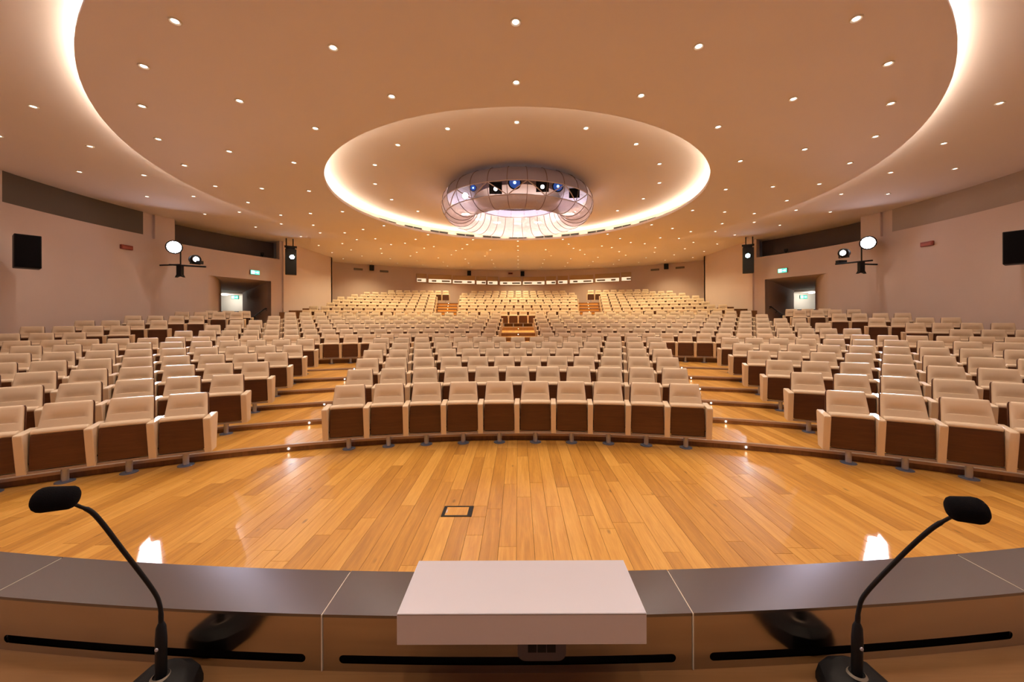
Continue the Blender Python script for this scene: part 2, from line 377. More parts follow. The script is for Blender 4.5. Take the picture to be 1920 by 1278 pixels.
# ------------------------------------------------------------------ walls
def curved(mb, s, p0, p1, z0, z1, R=RW, n=12, th=0.14):
    pin = [wpt(s, p0 + (p1-p0)*i/n, R) for i in range(n+1)]; pou = [wpt(s, p0 + (p1-p0)*i/n, R+th) for i in range(n+1)]
    poly = pin + pou[::-1]
    # built as quads to stay planar
    for i in range(n):
        q = [pin[i], pin[i+1], pou[i+1], pou[i]]
        mb.prism(q, z0, z1)
PH_END = atan2(YS0 - YC, XS)                   # where the curve meets the straight wall
P_BAND0, P_BAND1 = wall_phi(966), wall_phi(701)
P_PIL0, P_PIL1 = wall_phi(680), wall_phi(643)
P_REC1 = wall_phi(447)
P_D0, P_D1 = wall_phi(581), wall_phi(463)
Z_BAND = CZ + 3.17; Z_REC = CZ + 3.08; Z_LIN = CZ + 1.95
Z_COR = 1.27
for s, side in ((-1, 'left'), (1, 'right')):
    root = struct('wall_' + side, 'mauve plaster wall curving along the %s of the hall' % side, 'wall')
    m = MB()
    curved(m, s, R_(-80), P_BAND0, -0.1, ZO, n=24)
    curved(m, s, P_BAND0, P_PIL1, -0.1, Z_REC, n=16)
    curved(m, s, P_BAND0, P_BAND1, Z_REC, Z_BAND, n=10)
    curved(m, s, P_PIL1, P_D0, -0.1, Z_REC, n=6)
    curved(m, s, P_D0, P_D1, -0.1, Z_COR, n=6)
    curved(m, s, P_D0, P_D1, Z_LIN, Z_REC, n=8)
    curved(m, s, P_D1, PH_END, -0.1, Z_REC, n=4, th=0.3)
    m.build('wall_surface', M['wall'], root)
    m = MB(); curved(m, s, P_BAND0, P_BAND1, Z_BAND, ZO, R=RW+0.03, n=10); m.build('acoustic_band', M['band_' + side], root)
    m = MB(); curved(m, s, P_BAND1, P_PIL0, Z_REC, ZO, R=RW+0.10, n=2); m.build('wall_niche', M['wall'], root)
    m = MB(); curved(m, s, P_PIL0, P_PIL1, Z_REC, ZO, R=RW-0.0, n=3, th=0.4); m.build('pillar', M['wall'], root)
    m = MB(); curved(m, s, P_REC1, PH_END, Z_REC, ZO, n=2, th=0.3); m.build('pillar', M['wall'], root)
    # dark gallery behind the opening
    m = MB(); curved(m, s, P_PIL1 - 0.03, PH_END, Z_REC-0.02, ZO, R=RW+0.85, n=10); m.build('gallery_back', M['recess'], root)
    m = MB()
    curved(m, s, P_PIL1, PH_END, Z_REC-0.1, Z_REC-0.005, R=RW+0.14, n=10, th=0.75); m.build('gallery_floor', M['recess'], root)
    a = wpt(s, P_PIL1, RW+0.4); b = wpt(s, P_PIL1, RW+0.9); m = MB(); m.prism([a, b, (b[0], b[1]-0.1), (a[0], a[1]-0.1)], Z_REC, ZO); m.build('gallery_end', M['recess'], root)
    # straight wall
    m = MB(); m.box(min(s*XS, s*(XS+0.15)), max(s*XS, s*(XS+0.15)), YS0, YS1, -0.1, ZO)
    m.box(min(s*XS, s*(XS+2.6)), max(s*XS, s*(XS+2.6)), YS1-0.15, YS1, -0.1, ZO)
    m.build('wall_surface', M['wall'], root)
    # ---- exit corridor
    pj = wpt(s, P_D1, RW+0.3)
    pn = wpt(s, P_D1)
    far0 = (s*517/F*24.6, 24.6); far1 = (s*556/F*25.4, 25.4)
    pd = wpt(s, P_D0)
    # curved near jamb
    tgt = (s*557/F*21.0, 21.0)
    jam = []
    c1 = (pd[0] - s*0.55*sin(P_D0)*1.0, pd[1] + 0.55*cos(P_D0))
    for i in range(13):
        t = i/12
        x = (1-t)**2*pd[0] + 2*t*(1-t)*c1[0] + t*t*tgt[0]; y = (1-t)**2*pd[1] + 2*t*(1-t)*c1[1] + t*t*tgt[1]
        jam.append((x, y))
    m = MB(); m.grid([[(x, y, Z_COR-0.2) for x, y in jam], [(x, y, Z_LIN+0.05) for x, y in jam]])
    m.grid([[(tgt[0], tgt[1], z), (s*557/F*25.4, 25.4, z)] for z in (Z_COR-0.2, Z_LIN+0.05)])
    m.build('jamb', M['wall'], root, True)
    cr = struct('corridor_' + side, 'dark exit corridor leading out through the %s wall to a lit lobby' % side, 'corridor')
    m = MB(); m.grid([[(pn[0], pn[1], z), (pj[0], pj[1], z), (far0[0], far0[1], z)] for z in (Z_COR-0.2, Z_LIN+0.05)]); m.build('corridor_wall', M['wall'], cr)
    o = wpt(s, P_D0, RW-0.0)
    m = MB(); m.add([(pn[0], pn[1], Z_LIN), (far0[0], far0[1], Z_LIN-0.14), (far1[0]+s*1.2, far1[1], Z_LIN-0.14), (o[0], o[1], Z_LIN)], [(0,1,2,3)])
    m.build('corridor_ceiling', M['wall'], cr)
    m = MB(); m.add([(pn[0]-s*.3, pn[1], Z_COR), (far0[0], far0[1]+3, Z_COR), (far1[0]+s*2.2, far1[1]+2, Z_COR), (o[0], o[1]-0.2, Z_COR)], [(0,1,2,3)])
    m.build('corridor_floor', M['oak'], cr)
    e0 = (s*509/F*27, 27.0); e1 = (s*570/F*27, 27.0)
    m = MB(); m.box(min(e0[0], e1[0])-1, max(e0[0], e1[0])+1, 27.0, 27.1, Z_COR-0.2, Z_LIN+0.2); m.build('lobby_wall', M['white'], cr)
    m = MB(); m.box(min(e0[0], e1[0])-1, max(e0[0], e1[0])+1, 24.4, 27.1, Z_LIN-0.15, Z_LIN-0.05); m.build('lobby_ceiling', M['white'], cr)
    m = MB(); m.box(min(e0[0], e1[0]), max(e0[0], e1[0]), 26.3, 26.4, 2.30, 2.52); m.box(min(e0[0], e1[0]), max(e0[0], e1[0]), 26.3, 26.4, Z_COR, 2.18); m.build('counter', M['recess'], cr)
    lc = thing('lobby_lamp', 'round white lamp on the lobby ceiling beyond the %s exit corridor' % side, 'lamp', (s*548/F*26.0, 25.9, Z_LIN-0.17))
    m = MB(); m.lathe([(0.0005, -0.05), (0.16, -0.045), (0.17, 0.0)], 16); m.build('lamp_glass', M['white_lens'], lc, True)
    l = bpy.data.lights.new('lobby_bulb', 'POINT'); l.energy = 45; l.color = (1, 0.92, 0.82); l.shadow_soft_size = 0.1
    lo = bpy.data.objects.new('bulb', l); COL.objects.link(lo); lo.parent = lc; lo.location = (0, 0, -0.25)
    # handrail
    hr = thing('handrail', 'dark handrail on the wall of the %s exit corridor' % side, 'handrail')
    d = (far0[0]-pj[0], far0[1]-pj[1]); L = sqrt(d[0]**2+d[1]**2); d = (d[0]/L, d[1]/L); nx, ny = d[1]*s, -d[0]*s
    nx, ny = (-abs(d[1])*-s*1.0, abs(d[0])*-1.0) if False else (s*abs(d[1]), -abs(d[0])) 
    q = lambda t, z, off=0.08: (pj[0]+d[0]*t + nx*off, pj[1]+d[1]*t + ny*off, z)
    m = MB(); m.tube([q(-0.15, 2.45), q(0.1, 2.47), q(3.4, 2.05)], 0.025, 8); m.build('rail', M['black'], hr, True)
    for t in (0.15, 1.6, 3.0):
        m = MB(); m.tube([q(t, 2.46-0.13*t, 0.08), q(t, 2.38-0.13*t, 0.0)], 0.012, 6); m.build('bracket', M['black'], hr)
# back wall
root = struct('wall_back', 'curved mauve back wall behind the last seat row', 'wall')
m = MB(); n = 40
for i in range(n):
    a0 = R_(39.5) + R_(101)*i/n; a1 = R_(39.5) + R_(101)*(i+1)/n
    m.prism([(RB*cos(a0), YC+RB*sin(a0)), (RB*cos(a1), YC+RB*sin(a1)), ((RB+.15)*cos(a1), YC+(RB+.15)*sin(a1)), ((RB+.15)*cos(a0), YC+(RB+.15)*sin(a0))], 0, ZO)
m.build('wall_surface', M['wall'], root)
# wall behind the camera, out of view
root = struct('wall_front', 'plain stage wall behind the speaker desk', 'wall')
m = MB(); m.box(-14, 14, -3.2, -3.0, -0.1, ZO); m.build('wall_surface', M['wall'], root)

def backpt(px, R=RB-0.03):
    k = (px - PX)/F; A = 1+k*k; B = -2*YC; C = YC*YC - R*R
    Y = (-B + sqrt(B*B-4*A*C))/(2*A); return k*Y+CX, Y
# booth windows
edges = [(781,800),(803,847),(848.5,891),(893,912),(914,934),(937,978),(980,1022),(1024,1043),(1046,1065),(1068,1113),(1116,1162),(1165,1184)]
for i, (x0, x1) in enumerate(edges):
    (ax, ay), (bx, by) = backpt(x0), backpt(x1)
    w_ = sqrt((bx-ax)**2 + (by-ay)**2); rz = atan2(by-ay, bx-ax)
    ym = 521.0 - 3.0*abs((x0+x1)/2 - 975)/200
    zt = unp(975, ym-1.5, RB+YC)[2]; h = 0.66
    t = tag(obj('window_%d' % (i+1), None, None, ((ax+bx)/2, (ay+by)/2, zt-h), rz),
            'lit projection booth window, %s of twelve from the left on the back wall' % ['first','second','third','fourth','fifth','sixth','seventh','eighth','ninth','tenth','eleventh','twelfth'][i], 'window', 'projection booth windows', 'structure')
    f = MB(); e = 0.035
    f.box(-w_/2, w_/2, -0.05, 0.05, h-e, h); f.box(-w_/2, w_/2, -0.05, 0.05, 0, e)
    f.box(-w_/2, -w_/2+e, -0.05, 0.05, e, h-e); f.box(w_/2-e, w_/2, -0.05, 0.05, e, h-e); f.build('window_frame', M['booth_tan'], t)
    f = MB(); f.box(-w_/2+e, w_/2-e, -0.01, 0.02, h*0.46, h-e); f.build('blind', M['booth_tan'], t)
    f = MB(); f.box(-w_/2+e, w_/2-e, 0.0, 0.02, e, h*0.46); f.build('pane', M['booth_lit'], t)
    random.seed(i)
    k = 1 if w_ < 1.2 else 2
    for j in range(k):
        ww = 0.30 if k == 1 else (0.62 if j == i % 2 else 0.34)
        xc = (-w_/2 + w_*(j+0.5)/k) if k == 2 else (0.18 if i % 2 else -0.15)
        f = MB(); f.box(xc-ww/2, xc+ww/2, -0.03, 0.0, h*0.16, h*0.34); f.build('shutter', M['grille'], t)

# ------------------------------------------------------------------ stage floor and planks
PW = 0.145
def yarc(R, x): return YA + sqrt(max(R*R - x*x, 0.01))
RIS = [10.55 + 1.05*k for k in range(5)] + [16.25]                       # risers 1..6
LEV = [0.0, 0.100, 0.188, 0.276, 0.366, 0.456, 0.505]
ROWR = [10.45 + 1.05*k for k in range(6)]
RIS += [18.0 - 0.27 + k for k in range(5)]                               # risers in front of rows 8..12
ROWR += [17.6 + k for k in range(6)]
LEV += [0.655, 0.815, 0.97, 1.13, 1.29]
RIS += [25.4]                                                            # in front of row 13
ROWR += [26.2 + k for k in range(8)]
LEV += [1.48, 1.72, 1.95, 2.18, 2.41, 2.64, 2.87, 3.10]
RIS += [26.45 + k for k in range(7)]
RIS = sorted(RIS)
assert len(LEV) == len(RIS) + 1 and len(ROWR) == 20, (len(LEV), len(RIS), len(ROWR))
YF0 = 1.52
plank_objs = 0
def plank(mb, poly, z, th=0.016, ins=0.0012):
    cx = sum(p[0] for p in poly)/4; cy = sum(p[1] for p in poly)/4
    q = [(p[0] + (ins if p[0] < cx else -ins), p[1] + (ins if p[1] < cy else -ins)) for p in poly]
    b = 0.0012
    qi = [(p[0] + (b if p[0] < cx else -b), p[1] + (b if p[1] < cy else -b)) for p in q]
    vs = [(x, y, z-th) for x, y in q] + [(x, y, z-b*0.6) for x, y in q] + [(x, y, z) for x, y in qi]
    fs = [(8,9,10,11)]
    for i in range(4):
        j = (i+1) % 4; fs += [(i, j, 4+j, 4+i), (4+i, 4+j, 8+j, 8+i)]
    mb.add(vs, fs)
def inview(x, y, z, mx=0):
    if y < 0.3: return False
    px = PX + F*(x-CX)/y; py = PY - F*(z-CZ)/y
    return -mx < px < 1920+mx and 0 < py < 1278 + mx
floor = struct('floor', 'glossy oak plank floor in front of the seats', 'floor')
m = MB(); m.box(-14, 14, -3, 6.2, -0.12, -0.012); m.build('subfloor', M['dark'], floor)
random.seed(11)
BOX = (-0.715, -0.425, 3.62, 3.83)           # floor box opening
cand = []
nx = int(9.6/PW)
for i in range(-nx, nx):
    x0, x1 = i*PW, (i+1)*PW
    yb0, yb1 = yarc(RIS[0]-0.004, x0), yarc(RIS[0]-0.004, x1)
    if min(yb0, yb1) < YF0 + 0.1: continue
    y = YF0 - random.random()*0.9
    ys = [YF0]
    while True:
        y += random.choice([0.9, 1.2, 1.5, 1.8])
        if y > min(yb0, yb1) - 0.25: break
        if y > YF0 + 0.2: ys.append(y)
    for k, ya in enumerate(ys):
        if k == len(ys)-1: cand.append([(x0, ya), (x1, ya), (x1, yb1), (x0, yb0)])
        else: cand.append([(x0, ya), (x1, ya), (x1, ys[k+1]), (x0, ys[k+1])])
# split planks around the floor box
out = []
for p in cand:
    x0, x1 = p[0][0], p[1][0]; ya, yb = p[0][1], max(p[2][1], p[3][1])
    if x1 > BOX[0]+0.001 and x0 < BOX[1]-0.001 and ya < BOX[3] and yb > BOX[2]:
        if ya < BOX[2]-0.05: out.append([(x0, ya), (x1, ya), (x1, BOX[2]), (x0, BOX[2])])
        if yb > BOX[3]+0.05: out.append([(x0, BOX[3]), (x1, BOX[3]), p[2], p[3]])
        if x0 < BOX[0]-0.004: out.append([(x0, max(ya, BOX[2])), (BOX[0], max(ya, BOX[2])), (BOX[0], BOX[3]), (x0, BOX[3])])
        if x1 > BOX[1]+0.004: out.append([(BOX[1], max(ya, BOX[2])), (x1, max(ya, BOX[2])), (x1, BOX[3]), (BOX[1], BOX[3])])
    else: out.append(p)
def vis_floor(p):
    x = sum(q[0] for q in p)/4; y = max(q[1] for q in p)
    if not inview(x, y, 0): return False
    return (CZ - 0)*F/y < 1076-600+20
vis = [p for p in out if vis_floor(p)]; rest = [p for p in out if not vis_floor(p)]
vis.sort(key=lambda p: sum(q[1] for q in p))
rest += vis[295:]; vis = vis[:295]
for p in vis:
    m = MB(); plank(m, p, 0.0); m.build('plank', M['oak'], floor)
m = MB()
for p in rest: plank(m, p, 0.0)
if rest: tag(m.build('planks', M['oak'], floor), kind='stuff')

# floor box
fb = thing('floor_box', 'black framed floor socket box with an oak lid set into the stage floor', 'floor box', (-0.57, 3.725, 0))
fx, fy = 0.142, 0.102
m = MB(); m.box(-fx, fx, -fy, -fy+0.022, -0.012, 0.003); m.box(-fx, fx, fy-0.018, fy, -0.012, 0.003)
m.box(-fx, -fx+0.028, -fy+0.022, fy-0.018, -0.012, 0.003); m.box(fx-0.04, fx, -fy+0.022, fy-0.018, -0.012, 0.003); m.build('box_frame', M['black'], fb)
m = MB(); m.box(-fx+0.03, fx-0.042, -fy+0.024, fy-0.020, -0.012, 0.001); m.build('lid', M['oak'], fb)
m = MB(); m.box(-fx+0.034, -fx+0.044, -0.03, 0.03, 0.001, 0.003); m.build('lid_pull', M['alu'], fb)

# ------------------------------------------------------------------ tiers
def amax(R):
    """half angle at which an arc of radius R meets the side walls"""
    a = R_(60)
    while a > 0.05:
        x, y = arc(R, a)
        if y > YC + 5.9:
            ok = abs(x) < XS + 0.05 if y < YS1 else sqrt(x*x+(y-YC)**2) < RB
        else: ok = sqrt(x*x + (y-YC)**2) < RW + 0.05
        if ok and y > 0.9: return a
        a -= R_(0.25)
    return a
words = ['zeroth','first','second','third','fourth','fifth','sixth','seventh','eighth','ninth','tenth','eleventh','twelfth','thirteenth','fourteenth','fifteenth','sixteenth','seventeenth','eighteenth','nineteenth','twentieth','twenty-first','twenty-second','twenty-third','twenty-fourth','twenty-fifth','twenty-sixth']
AIS_C = R_(15.5)               # centre block edge
def side_edge(R): return AIS_C + (1.16 + max(0, 0.11*(15.7-R)/5.25))/R      # aisle side edge of the side blocks
NA = 48
for k, R0 in enumerate(RIS):
    zt = LEV[k+1]; zb = LEV[k]
    R1 = RIS[k+1] if k+1 < len(RIS) else 36.0
    am = min(amax(R0), amax(min(R1, 33.3))) + 0.0
    am = max(am, 0.1)
    tr = struct('seating_tier', '%s wooden seating tier up from the oak floor' % words[k+1], 'seating tier')
    m = MB()
    def sect(ra, rb, z0, z1, a0=-am, a1=am, n=NA):
        for i in range(n):
            b0 = a0+(a1-a0)*i/n; b1 = a0+(a1-a0)*(i+1)/n
            m.prism([arc(ra, b0), arc(rb, b0), arc(rb, b1), arc(ra, b1)], z0, z1)
    if k < len(RIS)-1: sect(R0+0.02, R1+0.02, zb-0.3, zt-0.012)
    else: sect(R0+0.02, R0+2.4, zb-0.3, zt-0.012)
    m.build('tier_base', M['dark'], tr)
    m = MB(); m.lathe([(R0, zb-0.02), (R0, zt-0.033)], NA*2, (0, YA, 0), pi/2-am, pi/2+am); m.build('riser', M['riser'], tr, True)
    m = MB(); m.lathe([(R0+0.004, zt-0.034), (R0-0.014, zt-0.034), (R0-0.014, zt+0.001), (R0+0.035, zt+0.001)], NA*2, (0, YA, 0), pi/2-am, pi/2+am); m.build('nosing', M['nosing'], tr)
    # planks
    Rb = R1 - 0.003 if k < len(RIS)-1 else R0 + 2.3
    pw = PW if k < 6 else 0.16
    J = MB(); nn = 0
    XM = R0*sin(am)
    i0 = -int(XM/pw)
    for i in range(i0, -i0):
        x0, x1 = i*pw, (i+1)*pw
        ra = R0 + 0.036
        pol = [(x0, yarc(ra, x0)), (x1, yarc(ra, x1)), (x1, yarc(Rb, x1)), (x0, yarc(Rb, x0))]
        if pol[2][1] - pol[1][1] > 3.5 and k > 5:
            pass
        xm = (x0+x1)/2; ang = abs(atan2(xm, pol[0][1]-YA))
        aisle = (AIS_C-0.012 < ang < side_edge(R0)+0.02) and k < 6
        if aisle:
            q = MB(); plank(q, pol, zt); q.build('plank', M['oak'], tr); nn += 1
        else: plank(J, pol, zt)
    tag(J.build('planks', M['oak'], tr), kind='stuff')
    # half steps in the steep rear aisles
    if k >= 12 and k < 19:
        for s in (-1, 1):
            h = MB(); a0, a1 = s*R_(7.7), s*R_(10.0)
            if a0 > a1: a0, a1 = a1, a0
            h_r = R0 - 0.34
            h.prism([arc(R0-0.002, a1), arc(R0-0.002, (a0+a1)/2), arc(R0-0.002, a0), arc(h_r, a0), arc(h_r, (a0+a1)/2), arc(h_r, a1)], zb+0.001, (zb+zt)/2); h.build('stair_step', M['oak'], tr)
# stepped wooden blocks beside the straight walls
for s, nm in ((-1, 'left'), (1, 'right')):
    t = struct('side_stair', 'dark wooden stepped stair beside the straight wall on the %s' % nm, 'stairs')
    for x0, x1, y0, y1, zz in ((11.28, 11.70, 18.9, 19.7, 2.27), (11.02, 11.70, 19.7, 20.5, 2.38), (11.02, 11.45, 20.5, 21.4, 2.51)):
        m = MB(); m.box(min(s*x0, s*x1), max(s*x0, s*x1), y0, y1, 1.5, zz); m.build('stair_step', M['riser'], t)
# step lights
st_lens = MB(); st_lens.lathe([(0.0005, 0), (0.012, 0)], 10); stl = st_lens.mesh('lens', M['step'])
st_ring = MB(); st_ring.lathe([(0.012, 0.0), (0.024, 0.004), (0.026, -0.004)], 10); str_ = st_ring.mesh('trim_ring', M['alu'])
spl = bpy.data.lights.new('step_bulb', 'SPOT'); spl.energy = 0.04; spl.color = (1, 0.9, 0.75); spl.spot_size = R_(110); spl.shadow_soft_size = 0.02
def steplight(R, a, z, label, group, bulb=False):
    x, y = arc(R-0.018, a)
    t = thing('step_light', label, 'step light', (x, y, z), group=group)
    t.rotation_euler = (pi/2, 0, -a)
    obj('lens', stl, t); obj('trim_ring', str_, t)
    if bulb:
        l = bpy.data.objects.new('bulb', spl); COL.objects.link(l); l.parent = t; l.location = (0, 0, 0.02); l.rotation_euler = (pi, 0, 0)
        l.rotation_euler = (pi-0.7, 0, 0)
for k in range(6):
    for s, nm in ((-1, 'left'), (1, 'right')):
        a = s*(AIS_C + (0.42 - 0.02*k)/RIS[k])
        steplight(RIS[k], a, (LEV[k]+LEV[k+1])/2-0.004, 'tiny lit lamp in the %s riser of the %s front aisle' % (words[k+1], nm), 'step lights of the front aisles', True)
for k in range(6, 12):
    steplight(RIS[k], 0.0, (LEV[k]+LEV[k+1])/2, 'tiny lit lamp in the centre aisle, %s riser from the bottom' % words[k-5], 'step lights of the centre aisle', True)
for k in range(12, 19):
    for s, nm in ((-1, 'left'), (1, 'right')):
        steplight(RIS[k], s*R_(8.8), LEV[k+1]-0.05, 'tiny lit lamp in the %s rear aisle, %s riser from the bottom' % (nm, words[k-11]), 'step lights of the rear aisles')

# ------------------------------------------------------------------ seats
def lerp(a, b, t): return a + (b-a)*t
def sm(t): t = max(0, min(1, t)); return t*t*(3-2*t)
def backrest_mesh():
    zb, zt = 0.52, 0.905
    nx = 14
    us = [-1 + 2*i/nx for i in range(nx+1)]
    us = [-1.0, -0.975, -0.93] + [-0.82 + 1.64*i/10 for i in range(11)] + [0.93, 0.975, 1.0]
    prof = []                                 # (z, y offset kind)
    for t in (0, .18, .34, .44, .50, .535, .552, .556, .565, .60, .68, .78, .88, 0.95): prof.append(('f', lerp(zb, zt-0.02, t)))
    for a in (20, 50, 90, 130, 160): prof.append(('a', a))
    for t in (0.9, 0.5, 0.0): prof.append(('b', lerp(zb, zt-0.02, t)))
    rows = []
    for kind, q in prof:
        row = []
        for u in us:
            e = 0.0
            au = abs(u)
            if au > 0.9: e = 0.020*(1 - sqrt(max(0, 1 - ((au-0.9)/0.1)**2)))
            if kind == 'f':
                z = q; y = -0.055 + 0.12*(z-0.52)/0.385
                w_ = lerp(0.228, 0.197, (z-zb)/(zt-zb))
                inn = sm((0.74-au)/0.12)
                d = 0
                if z > 0.722: d = 0.038*inn*sm(1-(z-0.722)/0.085)
                else: d = -0.006*inn*sm(1-(0.722-z)/0.08)
                d -= 0.008*(1-au*au)
                y += d + e
            elif kind == 'a':
                a = R_(q); z = zt - 0.02 + 0.02*sin(a) - e*0.7; yc = -0.055 + 0.12*(zt-0.02-0.52)/0.385 + 0.026; y = yc - 0.026*cos(a) - (0.006*(1-au*au) if q < 90 else 0); w_ = 0.198
                y += e if q < 90 else -e*0.4
            else:
                z = q; y = -0.055 + 0.12*(z-0.52)/0.385 + 0.052 - e*0.4; w_ = lerp(0.228, 0.197, (z-zb)/(zt-zb))
            row.append((u*w_, y, z))
        rows.append(row)
    m = MB(); m.grid(rows); n = len(us)
    o = 0
    m.f.append(tuple(i*n for i in range(len(rows)))); m.m.append(0)
    m.f.append(tuple(i*n+n-1 for i in range(len(rows)))); m.m.append(0)
    me = m.mesh('backrest', M['leather']); me.polygons.foreach_set('use_smooth', [True]*len(me.polygons))
    try: me.set_sharp_from_angle(angle=R_(60))
    except Exception: pass
    return me
def cushion_mesh():
    us = [-1, -.97, -.9, -.5, 0, .5, .9, .97, 1]
    prof = [(-0.118, 0.24), (-0.120, 0.43), (-0.126, 0.594), (-0.140, 0.600), (-0.146, 0.614), (-0.143, 0.632), (-0.128, 0.648), (-0.105, 0.656), (-0.080, 0.654), (-0.055, 0.642), (-0.040, 0.59), (-0.03, 0.43), (-0.03, 0.24)]
    rows = []
    for y, z in prof:
        row = []
        for u in us:
            e = 0.0 if abs(u) < 0.9 else (0.006 if abs(u) < 0.98 else 0.016)
            w_ = 0.220 + (0.004 if z > 0.56 else 0)
            row.append((u*w_, y + (e if y < -0.08 else -e*0.5), z - (e*0.6 if z > 0.5 else 0)))
        rows.append(row)
    m = MB(); m.grid(rows); n = len(us)
    m.f.append(tuple(i*n for i in range(len(rows)))); m.m.append(0)
    m.f.append(tuple(i*n+n-1 for i in range(len(rows)))); m.m.append(0)
    me = m.mesh('seat_cushion', M['leather']); me.polygons.foreach_set('use_smooth', [True]*len(me.polygons))
    try: me.set_sharp_from_angle(angle=R_(60))
    except Exception: pass
    return me
def panel_mesh():
    zs = [(0.214, 0.212), (0.226, 0.222), (0.32, 0.224), (0.45, 0.221), (0.585, 0.214), (0.598, 0.207)]
    m = MB(); rows = []
    for z, w_ in zs: rows.append([(u*w_, -0.145 - 0.006*(1-u*u) - 0.012*(z-0.17)/0.4*0, z) for u in (-1, -.5, 0, .5, 1)])
    back = []
    for z, w_ in zs: back.append([(u*w_, -0.122, z) for u in (-1, -.5, 0, .5, 1)])
    m.grid(rows); m.grid(back)
    n = 5; L = len(zs); o = n*L
    for i in range(L-1):
        m.f.append((i*n, (i+1)*n, o+(i+1)*n, o+i*n)); m.f.append((i*n+4, (i+1)*n+4, o+(i+1)*n+4, o+i*n+4)); m.m += [0, 0]
    for j in range(n-1):
        m.f.append((j, j+1, o+j+1, o+j)); a = (L-1)*n; m.f.append((a+j, a+j+1, o+a+j+1, o+a+j)); m.m += [0, 0]
    return m.mesh('seat_panel', M['panel_wood'])
def shell_mesh():
    m = MB(); rows = []
    for z, w_ in ((0.19, 0.19), (0.24, 0.225), (0.5, 0.236), (0.7, 0.222), (0.87, 0.206), (0.893, 0.195)):
        y = -0.055 + 0.12*(max(z, 0.45)-0.52)/0.385 + 0.054
        if z < 0.45: y += 0.02*(0.45-z)/0.25
        rows.append([(u*w_, y + 0.012*(u*u < 0.5), z) for u in (-1, -.9, 0, .9, 1)])
    m.grid(rows); back = [[(x, y+0.018, z) for x, y, z in r] for r in rows]; m.grid(back)
    n = 5; L = len(rows); o = n*L
    for i in range(L-1):
        m.f.append((i*n, (i+1)*n, o+(i+1)*n, o+i*n)); m.f.append((i*n+4, (i+1)*n+4, o+(i+1)*n+4, o+i*n+4)); m.m += [0, 0]
    for j in range(n-1):
        m.f.append((j, j+1, o+j+1, o+j)); a = (L-1)*n; m.f.append((a+j, a+j+1, o+a+j+1, o+a+j)); m.m += [0, 0]
    return m.mesh('back_shell', M['shell_wood'])
PITCH = 0.544
def arm_mesh(side):
    x0 = side*PITCH/2
    poly = [(-0.238, 0.604), (-0.236, 0.620), (-0.228, 0.626), (0.08, 0.640), (0.095, 0.632), (0.095, 0.60), (0.03, 0.180), (-0.175, 0.180), (-0.215, 0.45)]
    m = MB(); n = len(poly); hw = 0.037
    for xx, ins in ((-hw, 0.006), (-hw+0.006, 0), (hw-0.006, 0), (hw, 0.006)):
        cy, cz = -0.07, 0.40
        m.v += [(x0+xx, y + (ins if y < cy else -ins), z + (ins if z < cz else -ins)) for y, z in poly]
    for r in range(3):
        for i in range(n):
            j = (i+1) % n; m.f.append((r*n+i, r*n+j, (r+1)*n+j, (r+1)*n+i)); m.m.append(0)
    m.f.append(tuple(range(n))); m.f.append(tuple(3*n+i for i in range(n))); m.m += [0, 0]
    return m.mesh('armrest', M['arm'])
def pedestal_mesh():
    m = MB(); m.lathe([(0.033, 0.0), (0.033, 0.176)], 14, (0, -0.01, 0))
    m.cur = 1; m.lathe([(0.0005, 0.012), (0.034, 0.012), (0.040, 0.009), (0.085, 0.008), (0.088, 0.0)], 18, (0, -0.01, 0))
    return m.mesh('pedestal', [M['alu'], M['flange']], True)
def beam_mesh():
    m = MB(); m.box(-PITCH/2, PITCH/2, -0.150, -0.112, 0.178, 0.204); m.box(-0.03, 0.03, -0.12, 0.03, 0.172, 0.190); return m.mesh('beam', M['beam'])
def mech_mesh():
    m = MB()
    for s in (-1, 1):
        m.box(s*0.230-0.008, s*0.230+0.008, -0.10, -0.02, 0.205, 0.36); m.box(s*0.229-0.006, s*0.229+0.006, -0.135, -0.10, 0.275, 0.292)
    return m.mesh('tilt_mechanism', M['black'])
PARTS = {'backrest': backrest_mesh(), 'back_shell': shell_mesh(), 'seat_cushion': cushion_mesh(), 'seat_panel': panel_mesh(),
         'beam': beam_mesh(), 'pedestal': pedestal_mesh(), 'tilt_mechanism': mech_mesh()}
ARML, ARMR = arm_mesh(-1), arm_mesh(1)

seats = []   # dict: x,y,z,ang,label,group,last
def fill(R, a0, a1, z, row, blk, frm, maxn=None, anchor='c'):
    """seats along the arc between the angles a0 < a1"""
    n = int((a1-a0)*R/PITCH + 0.35)
    if maxn: n = min(n, maxn)
    if n < 1: return
    tot = n*PITCH/R
    st = (a0+a1)/2 - tot/2 if anchor == 'c' else (a1 - tot if anchor == 'r' else a0)
    for i in range(n):
        a = st + (i+0.5)*PITCH/R
        k = i+1 if frm == 'left' else n-i
        x, y = arc(R, a)
        seats.append(dict(x=x, y=y, z=z, a=a, row=row, blk=blk, k=k, last=(i == n-1), n=n))
def ang_x(R, X): return math.asin(min(0.99, X/R))
for k in range(6):
    R = ROWR[k]; z = LEV[k]
    fill(R, -AIS_C, AIS_C, z, k+1, 'front centre block', 'left')
    se = side_edge(R)
    out_a = min(amax(R) - 0.35/R, se + 12*PITCH/R + 0.2)
    fill(R, se, out_a, z, k+1, 'front right block', 'left', anchor='l')
    fill(R, -out_a, -se, z, k+1, 'front left block', 'right', anchor='r')
